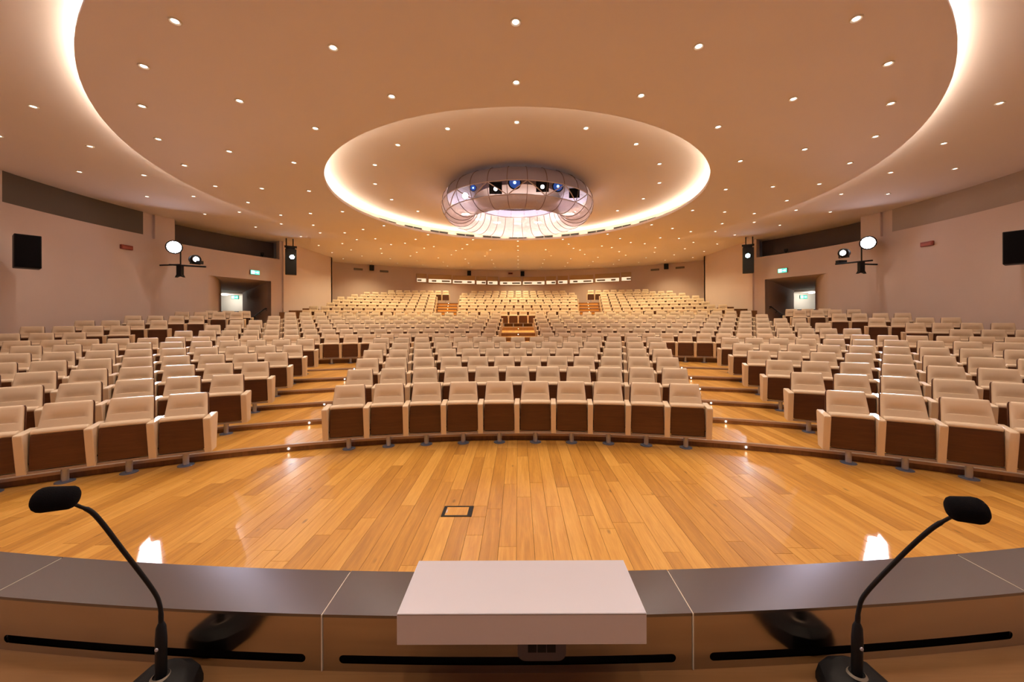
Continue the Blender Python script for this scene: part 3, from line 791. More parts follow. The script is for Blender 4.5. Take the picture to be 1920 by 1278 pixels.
for k in range(6, 12):
    R = ROWR[k]; z = LEV[k]; c0 = 0.74/R
    lim = [None, 10.1, 10.2, 10.15, 9.95, 9.5][k-6]
    if k == 6:
        e = amax(R) - 0.4/R
        fill(R, c0, e, z, 7, 'middle right block', 'left', anchor='l'); fill(R, -e, -c0, z, 7, 'middle left block', 'right', anchor='r'); continue
    e = ang_x(R, lim)
    fill(R, c0, e, z, k+1, 'middle right block', 'left', anchor='l'); fill(R, -e, -c0, z, k+1, 'middle left block', 'right', anchor='r')
    o0 = ang_x(R, [0, 11.3, 11.35, 11.35, 11.2, 10.8][k-6]); o1 = o0 + 4.1*PITCH/R
    fill(R, o0, o1, z, k+1, 'right wall block', 'left', 4, 'l'); fill(R, -o1, -o0, z, k+1, 'left wall block', 'right', 4, 'r')
R = 23.6; o0 = ang_x(R, 11.15); fill(R, o0, o0+3.1*PITCH/R, 1.36, 13, 'right wall block', 'left', 3, 'l'); fill(R, -o0-3.1*PITCH/R, -o0, 1.36, 13, 'left wall block', 'right', 3, 'r')
for k in range(12, 20):
    R = ROWR[k]; z = LEV[k]
    ce = R_(7.5) if k < 19 else R_(6.4)
    fill(R, -ce, ce, z, k+2, 'rear centre block', 'left')
    e = ang_x(R, [10.9, 11.0, 11.0, 11.2, 11.2, 10.7, 10.7, 9.6][k-12]); i0 = R_(10.2) if k < 19 else R_(8.7)
    fill(R, i0, e, z, k+2, 'rear right block', 'left', anchor='l'); fill(R, -e, -i0, z, k+2, 'rear left block', 'right', anchor='r')
for s_ in seats:
    d = s_['y']; s_['px'] = PX + F*(s_['x']-CX)/max(d, 0.3)
    s_['vis'] = d > 0.8 and -25 < s_['px'] < 1945 and s_['y'] < 60
vis = [q for q in seats if q['vis']]
vis.sort(key=lambda q: q['y'])
near = vis[:300]; nid = set(id(q) for q in near); far = [q for q in seats if id(q) not in nid]
near.sort(key=lambda q: (q['row'], q['a']))
print('SEATS', len(seats), 'visible', len(vis), 'near', len(near))
for q in near:
    frm = 'aisle' if ('block' in q['blk'] and ('left' in q['blk'] or 'right' in q['blk'])) else 'left'
    sd = 'left' if 'left' in q['blk'] else 'right'
    if q['blk'] == 'front centre block': lab = 'cream folding seat, %s from the left, %s row of the front centre block' % (words[q['k']], words[q['row']])
    elif 'wall' in q['blk']: lab = 'cream folding seat by the %s wall, %s from its aisle, %s row' % (sd, words[q['k']], words[q['row']])
    elif 'middle' in q['blk']: lab = 'cream folding seat, %s from the centre aisle, %s row of the %s half' % (words[q['k']], words[q['row']], sd)
    else: lab = 'cream folding seat, %s from the aisle, %s row of the %s' % (words[q['k']], words[q['row']], q['blk'])
    t = thing('auditorium_seat', lab, 'seat', (q['x'], q['y'], q['z']), -q['a'], 'seats in the %s row' % words[q['row']])
    for nm in ('backrest', 'back_shell', 'seat_cushion', 'seat_panel', 'beam', 'pedestal', 'tilt_mechanism'): obj(nm, PARTS[nm], t)
    obj('armrest', ARML, t)
    if q['last']: obj('armrest', ARMR, t)
# the remaining seats as one mesh
def merge_instances(name, items, meshes):
    V = []; LI = []; LS = []; MI = []; mats = []; vo = 0; lo = 0; SMO = []
    data = []
    for me in meshes:
        v = np.empty(len(me.vertices)*3, np.float32); me.vertices.foreach_get('co', v)
        li = np.empty(len(me.loops), np.int32); me.loops.foreach_get('vertex_index', li)
        ls = np.empty(len(me.polygons), np.int32); me.polygons.foreach_get('loop_start', ls)
        mi = np.empty(len(me.polygons), np.int32); me.polygons.foreach_get('material_index', mi)
        rm = []
        for mt in me.materials:
            if mt not in mats: mats.append(mt)
            rm.append(mats.index(mt))
        data.append((v.reshape(-1, 3), li, ls, np.array(rm, np.int32)[mi]))
    for q, idx in items:
        c_, s2 = cos(-q['a']), sin(-q['a'])
        for i in idx:
            v, li, ls, mi = data[i]
            vv = np.empty_like(v); vv[:, 0] = v[:, 0]*c_ - v[:, 1]*s2 + q['x']; vv[:, 1] = v[:, 0]*s2 + v[:, 1]*c_ + q['y']; vv[:, 2] = v[:, 2] + q['z']
            V.append(vv); LI.append(li + vo); LS.append(ls + lo); MI.append(mi); vo += len(v); lo += len(li)
    V = np.concatenate(V); LI = np.concatenate(LI); LS = np.concatenate(LS); MI = np.concatenate(MI)
    me = bpy.data.meshes.new(name); me.vertices.add(len(V)); me.vertices.foreach_set('co', V.ravel())
    me.loops.add(len(LI)); me.loops.foreach_set('vertex_index', LI)
    me.polygons.add(len(LS)); me.polygons.foreach_set('loop_start', LS); me.polygons.foreach_set('material_index', MI)
    me.update(calc_edges=True); me.validate()
    for mt in mats: me.materials.append(mt)
    me.polygons.foreach_set('use_smooth', [True]*len(me.polygons))
    try: me.set_sharp_from_angle(angle=R_(50))
    except Exception: pass
    return me
MS = [PARTS[n_] for n_ in ('backrest', 'back_shell', 'seat_cushion', 'seat_panel', 'beam', 'pedestal', 'tilt_mechanism')] + [ARML, ARMR]
me = merge_instances('auditorium_seats', [(q, list(range(8)) + ([8] if q['last'] else [])) for q in far], MS)
tag(obj('auditorium_seats', me), 'rows of smaller cream folding seats filling the rear of the hall', 'seats', kind='stuff')

# ------------------------------------------------------------------ ring chandelier
RA, RT, ZT = 1.83, 0.55, CZ + 3.60
film = bpy.data.materials.new('clear_film'); film.use_nodes = True
nt = film.node_tree; b = nt.nodes['Principled BSDF']; out = nt.nodes['Material Output']
b.inputs['Base Color'].default_value = (0.72, 0.60, 0.60, 1); b.inputs['Roughness'].default_value = 0.16; b.inputs['Metallic'].default_value = 0.35
b.inputs['Specular IOR Level'].default_value = 0.8
tl = nt.nodes.new('ShaderNodeBsdfTranslucent'); tl.inputs[0].default_value = (0.95, 0.80, 0.72, 1)
tp = nt.nodes.new('ShaderNodeBsdfTransparent'); tp.inputs[0].default_value = (0.95, 0.88, 0.86, 1)
m1 = nt.nodes.new('ShaderNodeMixShader'); m1.inputs[0].default_value = 0.35
m2 = nt.nodes.new('ShaderNodeMixShader'); m2.inputs[0].default_value = 0.30
nt.links.new(b.outputs[0], m1.inputs[1]); nt.links.new(tl.outputs[0], m1.inputs[2])
nt.links.new(m1.outputs[0], m2.inputs[1]); nt.links.new(tp.outputs[0], m2.inputs[2]); nt.links.new(m2.outputs[0], out.inputs[0])
tc = nt.nodes.new('ShaderNodeTexCoord'); no = nt.nodes.new('ShaderNodeTexNoise'); no.inputs['Scale'].default_value = 5.5; no.inputs['Detail'].default_value = 5; no.inputs['Distortion'].default_value = 1.2
nt.links.new(tc.outputs['Object'], no.inputs['Vector'])
bp = nt.nodes.new('ShaderNodeBump'); bp.inputs['Strength'].default_value = 0.55; bp.inputs['Distance'].default_value = 0.05
nt.links.new(no.outputs['Fac'], bp.inputs['Height']); nt.links.new(bp.outputs[0], b.inputs['Normal'])
c = (0.34, 0.31, 0.43); M['cover'] = noisy(mat('lilac_cover', c, 0.5), c, 0.05, 4)
c = (0.62, 0.52, 0.54); M['lattice'] = noisy(mat('lattice_paint', c, 0.4, 0.3), c, 0.05, 4)
c = (0.20, 0.13, 0.11); M['rib'] = noisy(mat('rib_paint', c, 0.5), c, 0.05, 4)
ch = thing('ring_chandelier', 'large transparent ring chandelier hanging in the middle of the ceiling', 'chandelier', (0, YC, ZT))
NS = 28
def tp_(a, b_, r=RT): return ((RA + r*cos(b_))*sin(a), -(RA + r*cos(b_))*cos(a), r*sin(b_))   # a from the stage side
def tpatch(a0, a1, b0, b1, r=RT, na=3, nb=10):
    return [[tp_(a0+(a1-a0)*i/na, b0+(b1-b0)*j/nb, r) for j in range(nb+1)] for i in range(na+1)]
for i in range(NS):
    a0 = 2*pi*(i-0.5)/NS; a1 = 2*pi*(i+0.5)/NS; am_ = 2*pi*i/NS
    if am_ > pi: am_ -= 2*pi
    front = abs(am_) < R_(58)
    m = MB()
    if front: m.grid(tpatch(a0, a1, R_(-36), R_(-180), nb=12))
    else: m.grid(tpatch(a0, a1, R_(35), R_(-180), nb=16))
    m.build('film_panel', film, ch, True)
    m = MB()
    if front: m.grid(tpatch(a0, a1, R_(2), R_(150), nb=10))
    else: m.grid(tpatch(a0, a1, R_(35), R_(150), nb=9))
    m.build('cover_panel', M['cover'], ch, True)
    # rib
    m = MB(); m.tube([tp_(a0, R_(150-330*j/24), RT+0.006) for j in range(25)], 0.009, 5); m.build('rib', M['rib'], ch, True)
    if front:
        m = MB(); p, q = (a0, a1) if i % 2 else (a1, a0)
        m.tube([tp_(p+(q-p)*t/4, R_(2-38*t/4), RT) for t in range(5)], 0.014, 6)
        m.build('lattice_bar', M['lattice'], ch, True)
for bb in (2, -36, 178):
    m = MB(); m.tube([tp_(2*pi*j/72, R_(bb), RT+0.004) for j in range(73)], 0.013, 6, False); m.build('hoop', M['lattice'], ch, True)
for j in range(6):
    a = 2*pi*(j+.5)/6; x, y, z = tp_(a, R_(90), RT)
    m = MB(); m.tube([(x, y, z), (x, y, ZI-ZT)], 0.012, 6); m.build('hanger', M['lattice'], ch)
# lamps inside the ring
def spot_head(name, loc, aim, label, lensmat, size=1.0, group=None, energy=None, color=(1,1,1), ang=30, blend=0.3, soft=0.06, yoke=True, small=False):
    from mathutils import Vector
    d = (Vector(aim) - Vector(loc)).normalized()
    t = thing(name, label, 'spotlight', loc, group=group)
    t.rotation_euler = d.to_track_quat('-Z', 'Y').to_euler()
    k = size
    m = MB(); m.lathe([(0.0005, 0.26*k), (0.07*k, 0.26*k), (0.10*k, 0.20*k), (0.115*k, 0.05*k), (0.12*k, -0.02*k), (0.10*k, -0.025*k), (0.098*k, 0.0)], 18); m.build('housing', M['black'], t, True)
    if small:
        m = MB(); m.lathe([(0.045*k, 0.0), (0.098*k, 0.004*k)], 18); m.box(-0.15*k, 0.15*k, -0.12*k, 0.14*k, 0.03*k, 0.24*k); m.build('front_plate', M['black'], t)
        m = MB(); m.lathe([(0.0005, -0.008*k), (0.045*k, -0.002*k)], 16); m.build('lens', lensmat, t, True)
    else:
        m = MB(); m.lathe([(0.0005, -0.004*k), (0.06*k, -0.002*k), (0.098*k, 0.004*k)], 18); m.build('lens', lensmat, t, True)
        if yoke: m = MB(); m.lathe([(0.098*k, -0.03*k), (0.17*k, 0.02*k), (0.165*k, 0.25*k), (0.08*k, 0.33*k)], 20); m.build('bezel', M['black'], t, True)
    if yoke:
        m = MB(); m.box(-0.155*k, -0.13*k, -0.16*k, 0.03*k, 0.06*k, 0.11*k); m.box(0.13*k, 0.155*k, -0.16*k, 0.03*k, 0.06*k, 0.11*k); m.box(-0.155*k, 0.155*k, -0.185*k, -0.16*k, 0.06*k, 0.11*k)
        m.build('yoke', M['black'], t)
    if energy:
        l = bpy.data.lights.new('beam', 'SPOT'); l.energy = energy; l.color = color; l.spot_size = R_(ang); l.spot_blend = blend; l.shadow_soft_size = soft
        lo = bpy.data.objects.new('bulb', l); COL.objects.link(lo); lo.parent = t; lo.location = (0, 0, -0.03*k)
    return t
lamp_spec = [(873, 367, 'hot', 0.85, 'small blazing white spotlight at the left side of the ring chandelier'),
             (888, 352, 'blue_lens', 0.8, 'blue-lit spotlight in the ring chandelier, right beside the blazing one'),
             (930, 354, 'white_lens', 1.15, 'white spotlight in the left half of the ring chandelier opening'),
             (966, 342, 'blue_lens', 1.5, 'largest blue spotlight at the middle of the ring chandelier opening'),
             (1018, 350, 'white_lens', 1.15, 'white spotlight in the right half of the ring chandelier opening'),
             (1047, 349, 'blue_lens', 1.3, 'blue spotlight in the right part of the ring chandelier opening'),
             (1078, 363, None, 1.0, 'unlit black spotlight at the right end of the ring chandelier opening')]
M['blue_core'] = mat('blue_core', (0.4,0.8,1), 0.3, emit=(0.35,0.75,1.0), es=5.0)
for px, py, lm, sz, lab in lamp_spec:
    k = (px-PX)/F; rr = 2.02
    A = 1+k*k; B = -2*YC; C = YC*YC-rr*rr; Y = (-B - sqrt(B*B-4*A*C))/(2*A)
    x, y, z = unp(px, py, Y)
    t = spot_head('ring_spotlight', (x, y, z), (x*0.4, 1.0, 1.2), lab, M[lm] if lm else M['black'], sz, 'spotlights in the ring chandelier', energy=(60 if lm == 'hot' else None), yoke=False, small=(lm != 'hot' and lm != 'blue_lens'))
    if lm == 'blue_lens':
        m = MB(); m.lathe([(0.0005, -0.012), (0.025*sz, -0.010)], 12); m.build('bulb_glass', M['blue_core'], t)
# unseen lamps added inside the far half of the ring to make its film glow
for j in range(-3, 4):
    a = pi + j*R_(24); x, y, z = tp_(a, 0, 0)
    t = thing('added_glow_lamp', 'bright lamp inside the far half of the ring chandelier, %s' % ('middle one' if j == 0 else '%s %s of middle' % (OW[abs(j)], 'right' if j < 0 else 'left')), 'lamp', (x, y+YC, ZT-0.05), group='added glow lamps in the ring chandelier')
    m = MB(); m.tube([(-0.12, 0, 0), (0.12, 0, 0)], 0.03, 8); m.build('lamp_glass', M['lamp'], t, True)
    l = bpy.data.lights.new('added_ring_glow', 'POINT'); l.energy = 27; l.color = (1.0, 0.88, 0.80); l.shadow_soft_size = 0.12
    lo = bpy.data.objects.new('bulb', l); COL.objects.link(lo); lo.parent = t; lo.location = (0, 0, -0.06)

# ------------------------------------------------------------------ wall fittings
from mathutils import Vector
def facing(x, y, tx=0, ty=2.0): return atan2(ty-y, tx-x) + pi/2       # local -Y looks at target
# loudspeakers
for s, px0, px1, py0, py1, nm in ((-1, 26, 80, 440, 502, 'left'), (1, 1879, 1934, 432, 494, 'right')):
    pxm = (px0+px1)/2; Y = 10.0; x, y, z = unp(pxm, (py0+py1)/2, Y)
    w_ = (px1-px0)/F*Y*0.97; h = (py1-py0)/F*Y
    w_ *= 0.62
    t = thing('loudspeaker', 'square black loudspeaker mounted on the %s wall' % nm, 'loudspeaker', (x, y, z-h/2), -s*R_(56))
    m = MB(); m.box(-w_/2, w_/2, -0.02, 0.42, 0, h); me = m.mesh('cabinet', M['black']); bevel(me, 0.012); obj('cabinet', me, t)
    m = MB(); m.box(-w_/2+0.02, w_/2-0.02, -0.036, -0.0195, 0.02, h-0.02); m.build('front_grille', M['foam'], t)
    m = MB(); m.box(-0.06, 0.06, 0.42, 0.62, h/2-0.05, h/2+0.05); m.build('wall_bracket', M['black'], t)
# red alarm boxes
for s, px, py, nm in ((-1, 237.5, 463.5, 'left'), (1, 1742, 457, 'right')):
    ph = wall_phi(abs(px-PX)); X, Yw = wpt(s, ph, RW-0.04); _, _, z = unp(px, py, Yw)
    t = thing('alarm_box', 'small red alarm box on the %s wall' % nm, 'alarm box', (X, Yw, z), facing(X, Yw, 0, YC))
    m = MB(); m.box(-0.19, 0.19, -0.03, 0.05, -0.075, 0.075); me = m.mesh('case', M['red']); bevel(me, 0.01); obj('case', me, t)
    m = MB(); m.box(-0.15, 0.15, -0.038, -0.03, -0.05, 0.02); m.build('lens', noisy(mat('red_lens_'+nm, (0.42,0.09,0.06), 0.3), (0.42,0.09,0.06), 0.05), t)
# exit signs
def exit_sign(x, y, z, rz, w_, h, label, hang=False):
    t = thing('exit_sign', label, 'exit sign', (x, y, z), rz)
    m = MB(); m.box(-w_/2-0.012, w_/2+0.012, 0.0, 0.05, -h/2-0.012, h/2+0.012); m.build('case', M['grille'], t)
    m = MB(); m.box(-w_/2, w_/2, -0.006, 0.0, -h/2, h/2); m.build('lit_panel', M['exit_green'], t)
    m = MB()
    q = lambda pts: m.add([(px*w_, -0.008, pz*h) for px, pz in pts], [tuple(range(len(pts)))])
    q([(-0.42,-0.38),(-0.08,-0.38),(-0.08,0.38),(-0.42,0.38)])               # door
    q([(0.02,-0.08),(0.25,-0.08),(0.25,0.08),(0.02,0.08)]); q([(0.25,-0.26),(0.44,0),(0.25,0.26)])   # arrow
    m.build('symbol', M['exit_white'], t)
    m = MB()
    q = lambda pts: m.add([(px*w_, -0.010, pz*h) for px, pz in pts], [tuple(range(len(pts)))])
    q([(-0.22,0.18),(-0.17,0.18),(-0.17,0.30),(-0.22,0.30)]); q([(-0.30,-0.05),(-0.20,-0.08),(-0.18,0.16),(-0.26,0.14)])
    q([(-0.36,-0.32),(-0.31,-0.32),(-0.22,-0.06),(-0.28,-0.04)]); q([(-0.14,-0.32),(-0.10,-0.30),(-0.19,-0.04),(-0.24,-0.08)])
    m.build('running_figure', M['exit_green'], t)
    return t
for s, px, py, nm in ((-1, 478.5, 510.5, 'left'), (1, 1469.5, 507, 'right')):
    ph = wall_phi(abs(px-PX)); X, Yw = wpt(s, ph, RW-0.05); _, _, z = unp(px, py, Yw)
    exit_sign(X, Yw, z, facing(X, Yw, 0, YC), 0.40, 0.19, 'green lit exit sign on the wall above the %s exit corridor' % nm)
    X, Yw, z = unp(440.5 if s < 0 else 1507, 557 if s < 0 else 556.5, 24.2)
    exit_sign(X, Yw, z, 0, 0.44, 0.20, 'green lit exit sign hanging inside the %s exit corridor' % nm)
# spotlights on wall bars
for s, nm, a, b_, bar0, bar1, br in ((-1, 'left', (327, 463), (368, 486), (318, 496), (386, 500), (338, 512)), (1, 'right', (1628, 455), (1581, 474), (1567, 495), (1636, 488), (1615, 505))):
    Y = 14.4
    p0 = Vector(unp(*bar0, Y)); p1 = Vector(unp(*bar1, Y)); pb = Vector(unp(*br, Y))
    ph = atan2(pb.y-YC, abs(pb.x)); wx, wy = wpt(s, ph)
    t = thing('lighting_bar', 'black lighting bar with hanging clamp on the %s wall' % nm, 'lighting bar', (0, 0, 0))
    m = MB(); zz = min(p0.z, p1.z); m.tube([(p0.x, Y, p0.z), (p1.x, Y, p1.z)], 0.03, 8); m.build('bar', M['black'], t, True)
    m = MB(); m.tube([(pb.x, Y, p0.z), (pb.x+(wx-pb.x)*0.9, Y+(wy-Y)*0.9, p0.z)], 0.03, 8); m.build('wall_arm', M['black'], t, True)
    m = MB(); M2 = lambda p: (pb.x + p[0], Y + p[1], pb.z + p[2])
    m.box(-0.09, 0.09, -0.06, 0.06, -0.05, 0.30, M2); m.add([M2(p) for p in [(-0.09,-0.06,-0.05),(0.09,-0.06,-0.05),(0.15,-0.06,-0.16),(0.06,-0.06,-0.12),(-0.06,-0.06,-0.12),(-0.15,-0.06,-0.16),(-0.09,0.06,-0.05),(0.09,0.06,-0.05),(0.15,0.06,-0.16),(0.06,0.06,-0.12),(-0.06,0.06,-0.12),(-0.15,0.06,-0.16)]], [(0,1,2,3,4,5),(6,7,8,9,10,11),(0,5,11,6),(5,4,10,11),(4,3,9,10),(3,2,8,9),(2,1,7,8)])
    m.build('clamp', M['black'], t)
    pa = Vector(unp(*a, Y-0.15))
    m = MB(); m.tube([(pa.x, Y+0.12, p0.z), (pa.x, Y+0.12, pa.z-0.1)], 0.022, 8); m.build('post', M['black'], t, True)
    spot_head('stage_spotlight', pa, (s*2.4, 1.2, 1.3), 'blazing white stage spotlight on the %s wall bar' % nm, M['hot'], 2.1, 'stage spotlights on the wall bars', yoke=False)
    l = bpy.data.lights.new('flood_beam', 'SPOT'); l.energy = 1100; l.color = (0.86, 0.82, 1.0); l.spot_size = R_(56); l.spot_blend = 0.8; l.shadow_soft_size = 0.18
    lo = bpy.data.objects.new('stage_flood_light', l); COL.objects.link(lo); lo.location = pa + Vector((-s*0.08, -0.12, 0)); lo.rotation_euler = (Vector((s*1.5, 2.2, 0.0)) - pa).to_track_quat('-Z', 'Y').to_euler()
    pb2 = Vector(unp(*b_, Y))
    t2 = spot_head('moving_head_lamp', pb2, (-s*1.5, 5.0, 3.0), 'smaller black moving head lamp with a lit lens on the %s wall bar' % nm, M['white_lens'], 1.0, 'moving head lamps on the wall bars')
    l = bpy.data.lights.new('profile_beam', 'SPOT'); l.energy = 6500; l.color = (0.93, 0.90, 1.0); l.spot_size = R_(4.2); l.spot_blend = 0.35; l.shadow_soft_size = 0.05
    lo = bpy.data.objects.new('profile_beam', l); COL.objects.link(lo); lo.location = pa + Vector((-s*0.10, -0.14, 0.0)); lo.rotation_euler = (Vector((s*2.85, 3.05, 0.0)) - lo.location).to_track_quat('-Z', 'Y').to_euler()
    m = MB(); m.box(-0.15, 0.15, 0.0, 0.16, 0, 0.12); 
    t3 = obj('foot', m.mesh('foot', M['black']), t2); t3.matrix_parent_inverse = t2.matrix_basis.inverted(); t3.location = (pb2.x, Y, p0.z+0.03)
# tall black projector housings near the wall corners
for s, nm, x0, x1, y0, y1, lx, ly, lm in ((-1, 'left', 535, 556.5, 458, 514, 548, 481.5, 'cyan_lens'), (1, 'right', 1392.5, 1414, 455, 511, 1402.5, 479, 'cyan_lens')):
    Y = 18.6
    p = Vector(unp((x0+x1)/2, (y0+y1)/2, Y)); w_ = (x1-x0)/F*Y; h = (y1-y0)/F*Y
    w_ *= 0.86
    t = thing('projector_housing', 'tall black projector housing with a bright lens hanging near the %s exit' % nm, 'projector', (p.x, Y, p.z), -s*R_(30))
    m = MB(); m.box(-w_/2, w_/2, 0, 0.4, -h/2, h/2-0.22); me = m.mesh('housing', M['black']); bevel(me, 0.012); obj('housing', me, t)
    m = MB(); m.box(-w_/2-0.03, w_/2+0.02, 0.05, 0.35, h/2-0.12, h/2-0.06); m.box(-w_/2+0.02, w_/2-0.06, 0.1, 0.3, h/2-0.22, h/2-0.12); m.tube([(s*w_*0.4, 0.2, h/2-0.06), (s*w_*0.4, 0.2, ZO-p.z)], 0.025, 8); m.tube([(-s*w_*0.2, 0.2, h/2-0.06), (-s*w_*0.2, 0.2, ZO-p.z)], 0.025, 8); m.build('hanger', M['black'], t)
    q = Vector(((lx-(x0+x1)/2)/F*Y*0.86, 0, ((y0+y1)/2-ly)/F*Y))
    m = MB(); m.lathe([(0.0005, 0.02), (0.085, 0.015), (0.10, 0.0)], 18, M=lambda v: (v[0]+q.x, -v[2], v[1]+q.z)); m.build('lens', M[lm], t, True)
    m = MB(); m.lathe([(0.10, 0.03), (0.13, 0.03), (0.13, 0.0)], 18, M=lambda v: (v[0]+q.x, -v[2], v[1]+q.z)); m.build('lens_ring', M['black'], t, True)
    l = bpy.data.lights.new('projector_beam', 'SPOT'); l.energy = 160; l.color = (0.6, 0.85, 1.0); l.spot_size = R_(24); l.spot_blend = 0.6; l.shadow_soft_size = 0.08
    lo = bpy.data.objects.new('bulb', l); COL.objects.link(lo); lo.parent = t; lo.location = (q.x, -0.06, q.z)
    lo.rotation_euler = Vector((0, -17.0, -3.6)).to_track_quat('-Z', 'Y').to_euler()
# back wall fittings
for px, py, lab in ((697.5, 501.5, 'small black speaker high on the back wall, far left one'), (880, 511.5, 'small black speaker high on the back wall, left of the red box'), (980, 512.5, 'small black speaker high on the back wall, right beside the red box'), (1249.5, 499, 'small black speaker high on the back wall, far right one')):
    X, Y = backpt(px, RB-0.28); z = unp(px, py, Y)[2]
    t = thing('surround_speaker', lab, 'speaker', (X, Y, z), facing(X, Y, 0, 4), 'small speakers on the back wall')
    m = MB(); m.box(-0.15, 0.15, -0.1, 0.14, -0.2, 0.17); me = m.mesh('cabinet', M['black']); bevel(me, 0.02); obj('cabinet', me, t)
    m = MB(); m.box(-0.04, 0.04, 0.14, 0.2, -0.03, 0.03); m.build('wall_bracket', M['black'], t)
X, Y = backpt(957.5, RB-0.02); z = unp(957, 512.5, Y)[2]
t = thing('alarm_box', 'tiny red alarm box high in the middle of the back wall', 'alarm box', (X, Y, z)); m = MB(); m.box(-0.18, 0.18, -0.05, 0.0, -0.07, 0.07); m.build('case', M['red'], t)
m = MB(); m.box(-0.14, 0.14, -0.058, -0.05, -0.04, 0.02); m.build('lens', M['dark'], t)
for px, py, pos in ((672, 504.5, 'outermost left'), (720.5, 508.5, 'inner left'), (1228.5, 505.5, 'inner right'), (1275.5, 501.5, 'outermost right')):
    X, Y = backpt(px, RB-0.01); z = unp(px, py, Y)[2]
    t = thing('wall_vent', 'dark slotted vent high on the back wall, the %s of four' % pos, 'vent', (X, Y, z), facing(X, Y, 0, YC), 'vents on the back wall')
    m = MB(); m.box(-0.30, 0.30, -0.02, 0.0, -0.07, 0.07); m.build('vent_frame', M['recess'], t)
    for j in range(3): m = MB(); m.box(-0.27, 0.27, -0.028, -0.02, -0.05+0.035*j, -0.03+0.035*j); m.build('slat', M['grille'], t)
# small devices standing in the gallery openings
for s, px, py, nm in ((-1, 500, 483, 'left'), (1, 1468, 464, 'right')):
    ph = wall_phi(abs(px-PX)); X, Y = wpt(s, ph, RW+0.3)
    t = thing('gallery_camera', 'small black camera standing in the dark opening high on the %s wall' % nm, 'camera', (X, Y, Z_REC-0.004), facing(X, Y))
    m = MB(); m.lathe([(0.0005, 0.0), (0.10, 0.0), (0.10, 0.02), (0.03, 0.03), (0.02, 0.12)], 12); m.build('foot', M['black'], t, True)
    m = MB(); m.box(-0.07, 0.07, -0.09, 0.09, 0.12, 0.26); me = m.mesh('camera_body', M['black']); bevel(me, 0.015); obj('camera_body', me, t)
    m = MB(); m.lathe([(0.0005, 0.05), (0.035, 0.05), (0.04, 0.0)], 12, M=lambda v: (v[0], -0.09-v[2], 0.19+v[1])); m.build('lens', M['dark'], t, True)

# ------------------------------------------------------------------ podium and desk
root = struct('podium', 'raised wooden podium floor under the speaker desk', 'podium')
m = MB(); m.box(-6.5, 6.5, -3.0, 1.5, -0.01, 0.40); m.build('podium_body', M['riser'], root)
DY = 10.80                                   # centre of the desk arcs
def dp(R, x): return (x, DY - sqrt(R*R - x*x))
RN, RF = DY-0.78, DY-0.913
ZTOP, ZWT = CZ-0.598, CZ-0.714
desk = thing('speaker_desk', 'long curved wooden speaker desk with a raised brushed steel ledge', 'desk', (0, 0, 0))
SEG = [-3.405, -2.648, -1.892, -1.135, -0.3785, 0.3785, 1.135, 1.892, 2.648, 3.405]
g = 0.0012
for i in range(len(SEG)-1):
    xa, xb = SEG[i]+g, SEG[i+1]-g; n = 12
    xs = [xa + (xb-xa)*j/n for j in range(n+1)]
    fx_ = [dp(RF, x) for x in xs]; nxp = [dp(RN, x) for x in xs]
    m = MB(); th = 0.006
    for j in range(n): m.prism([nxp[j], nxp[j+1], fx_[j+1], fx_[j]], ZTOP-th, ZTOP)
    # downturned outer face towards the hall
    for j in range(n):
        a, b2 = fx_[j], fx_[j+1]; m.prism([a, b2, (b2[0], b2[1]+0.004), (a[0], a[1]+0.004)], ZTOP-0.12, ZTOP)
    brush_uv(m.build('steel_ledge', M['steel_top'], desk))
    if i:
        q0, q1 = dp(RN+0.001, SEG[i]), dp(RF, SEG[i]); m = MB(); m.box(SEG[i]-g*0.9, SEG[i]+g*0.9, q0[1], q1[1], ZTOP-0.115, ZTOP-0.0004); m.build('seam_strip', M['white'], desk)
    # inner upstand with cable slot
    m = MB(); n = 60; rows = []
    xs = [xa + (xb-xa)*j/n for j in range(n+1)]
    s0, s1 = xa+0.034, xb-0.034; zc, hs = ZWT+0.0245, 0.0085
    sl = [s0 + hs*(1-cos(pi/2*t/5)) for t in range(6)]; sl2 = [s0+s1-q for q in sl][::-1]
    xs = sorted(set([xa, (xa+s0)/2] + sl + [s0+hs + (s1-s0-2*hs)*j/16 for j in range(1, 16)] + sl2 + [(xb+s1)/2, xb]))
    def half(x):
        if x <= s0 or x >= s1: return 0.0
        d = min(x-s0, s1-x)
        return hs if d >= hs else sqrt(max(0, hs*hs - (hs-d)**2))
    def P(x, z): q = dp(RN-0.0015, x); return (q[0], q[1], z)
    m.grid([[P(x, ZTOP-0.007) for x in xs], [P(x, zc+half(x)) for x in xs]])
    m.grid([[P(x, zc-half(x)) for x in xs], [P(x, ZWT-0.01) for x in xs]])
    def Pb(x, z): q = dp(RN-0.005, x); return (q[0], q[1], z)
    m.grid([[P(x, zc+half(x)) for x in xs], [Pb(x, zc+half(x)) for x in xs]]); m.grid([[P(x, zc-half(x)) for x in xs], [Pb(x, zc-half(x)) for x in xs]])
    brush_uv(m.build('steel_upstand', M['steel_face'], desk))
    m = MB(); m.grid([[(dp(RN-0.03, x)[0], dp(RN-0.03, x)[1], z) for x in xs] for z in (ZTOP-0.01, ZWT-0.01)]); m.build('cable_channel', M['dark'], desk)
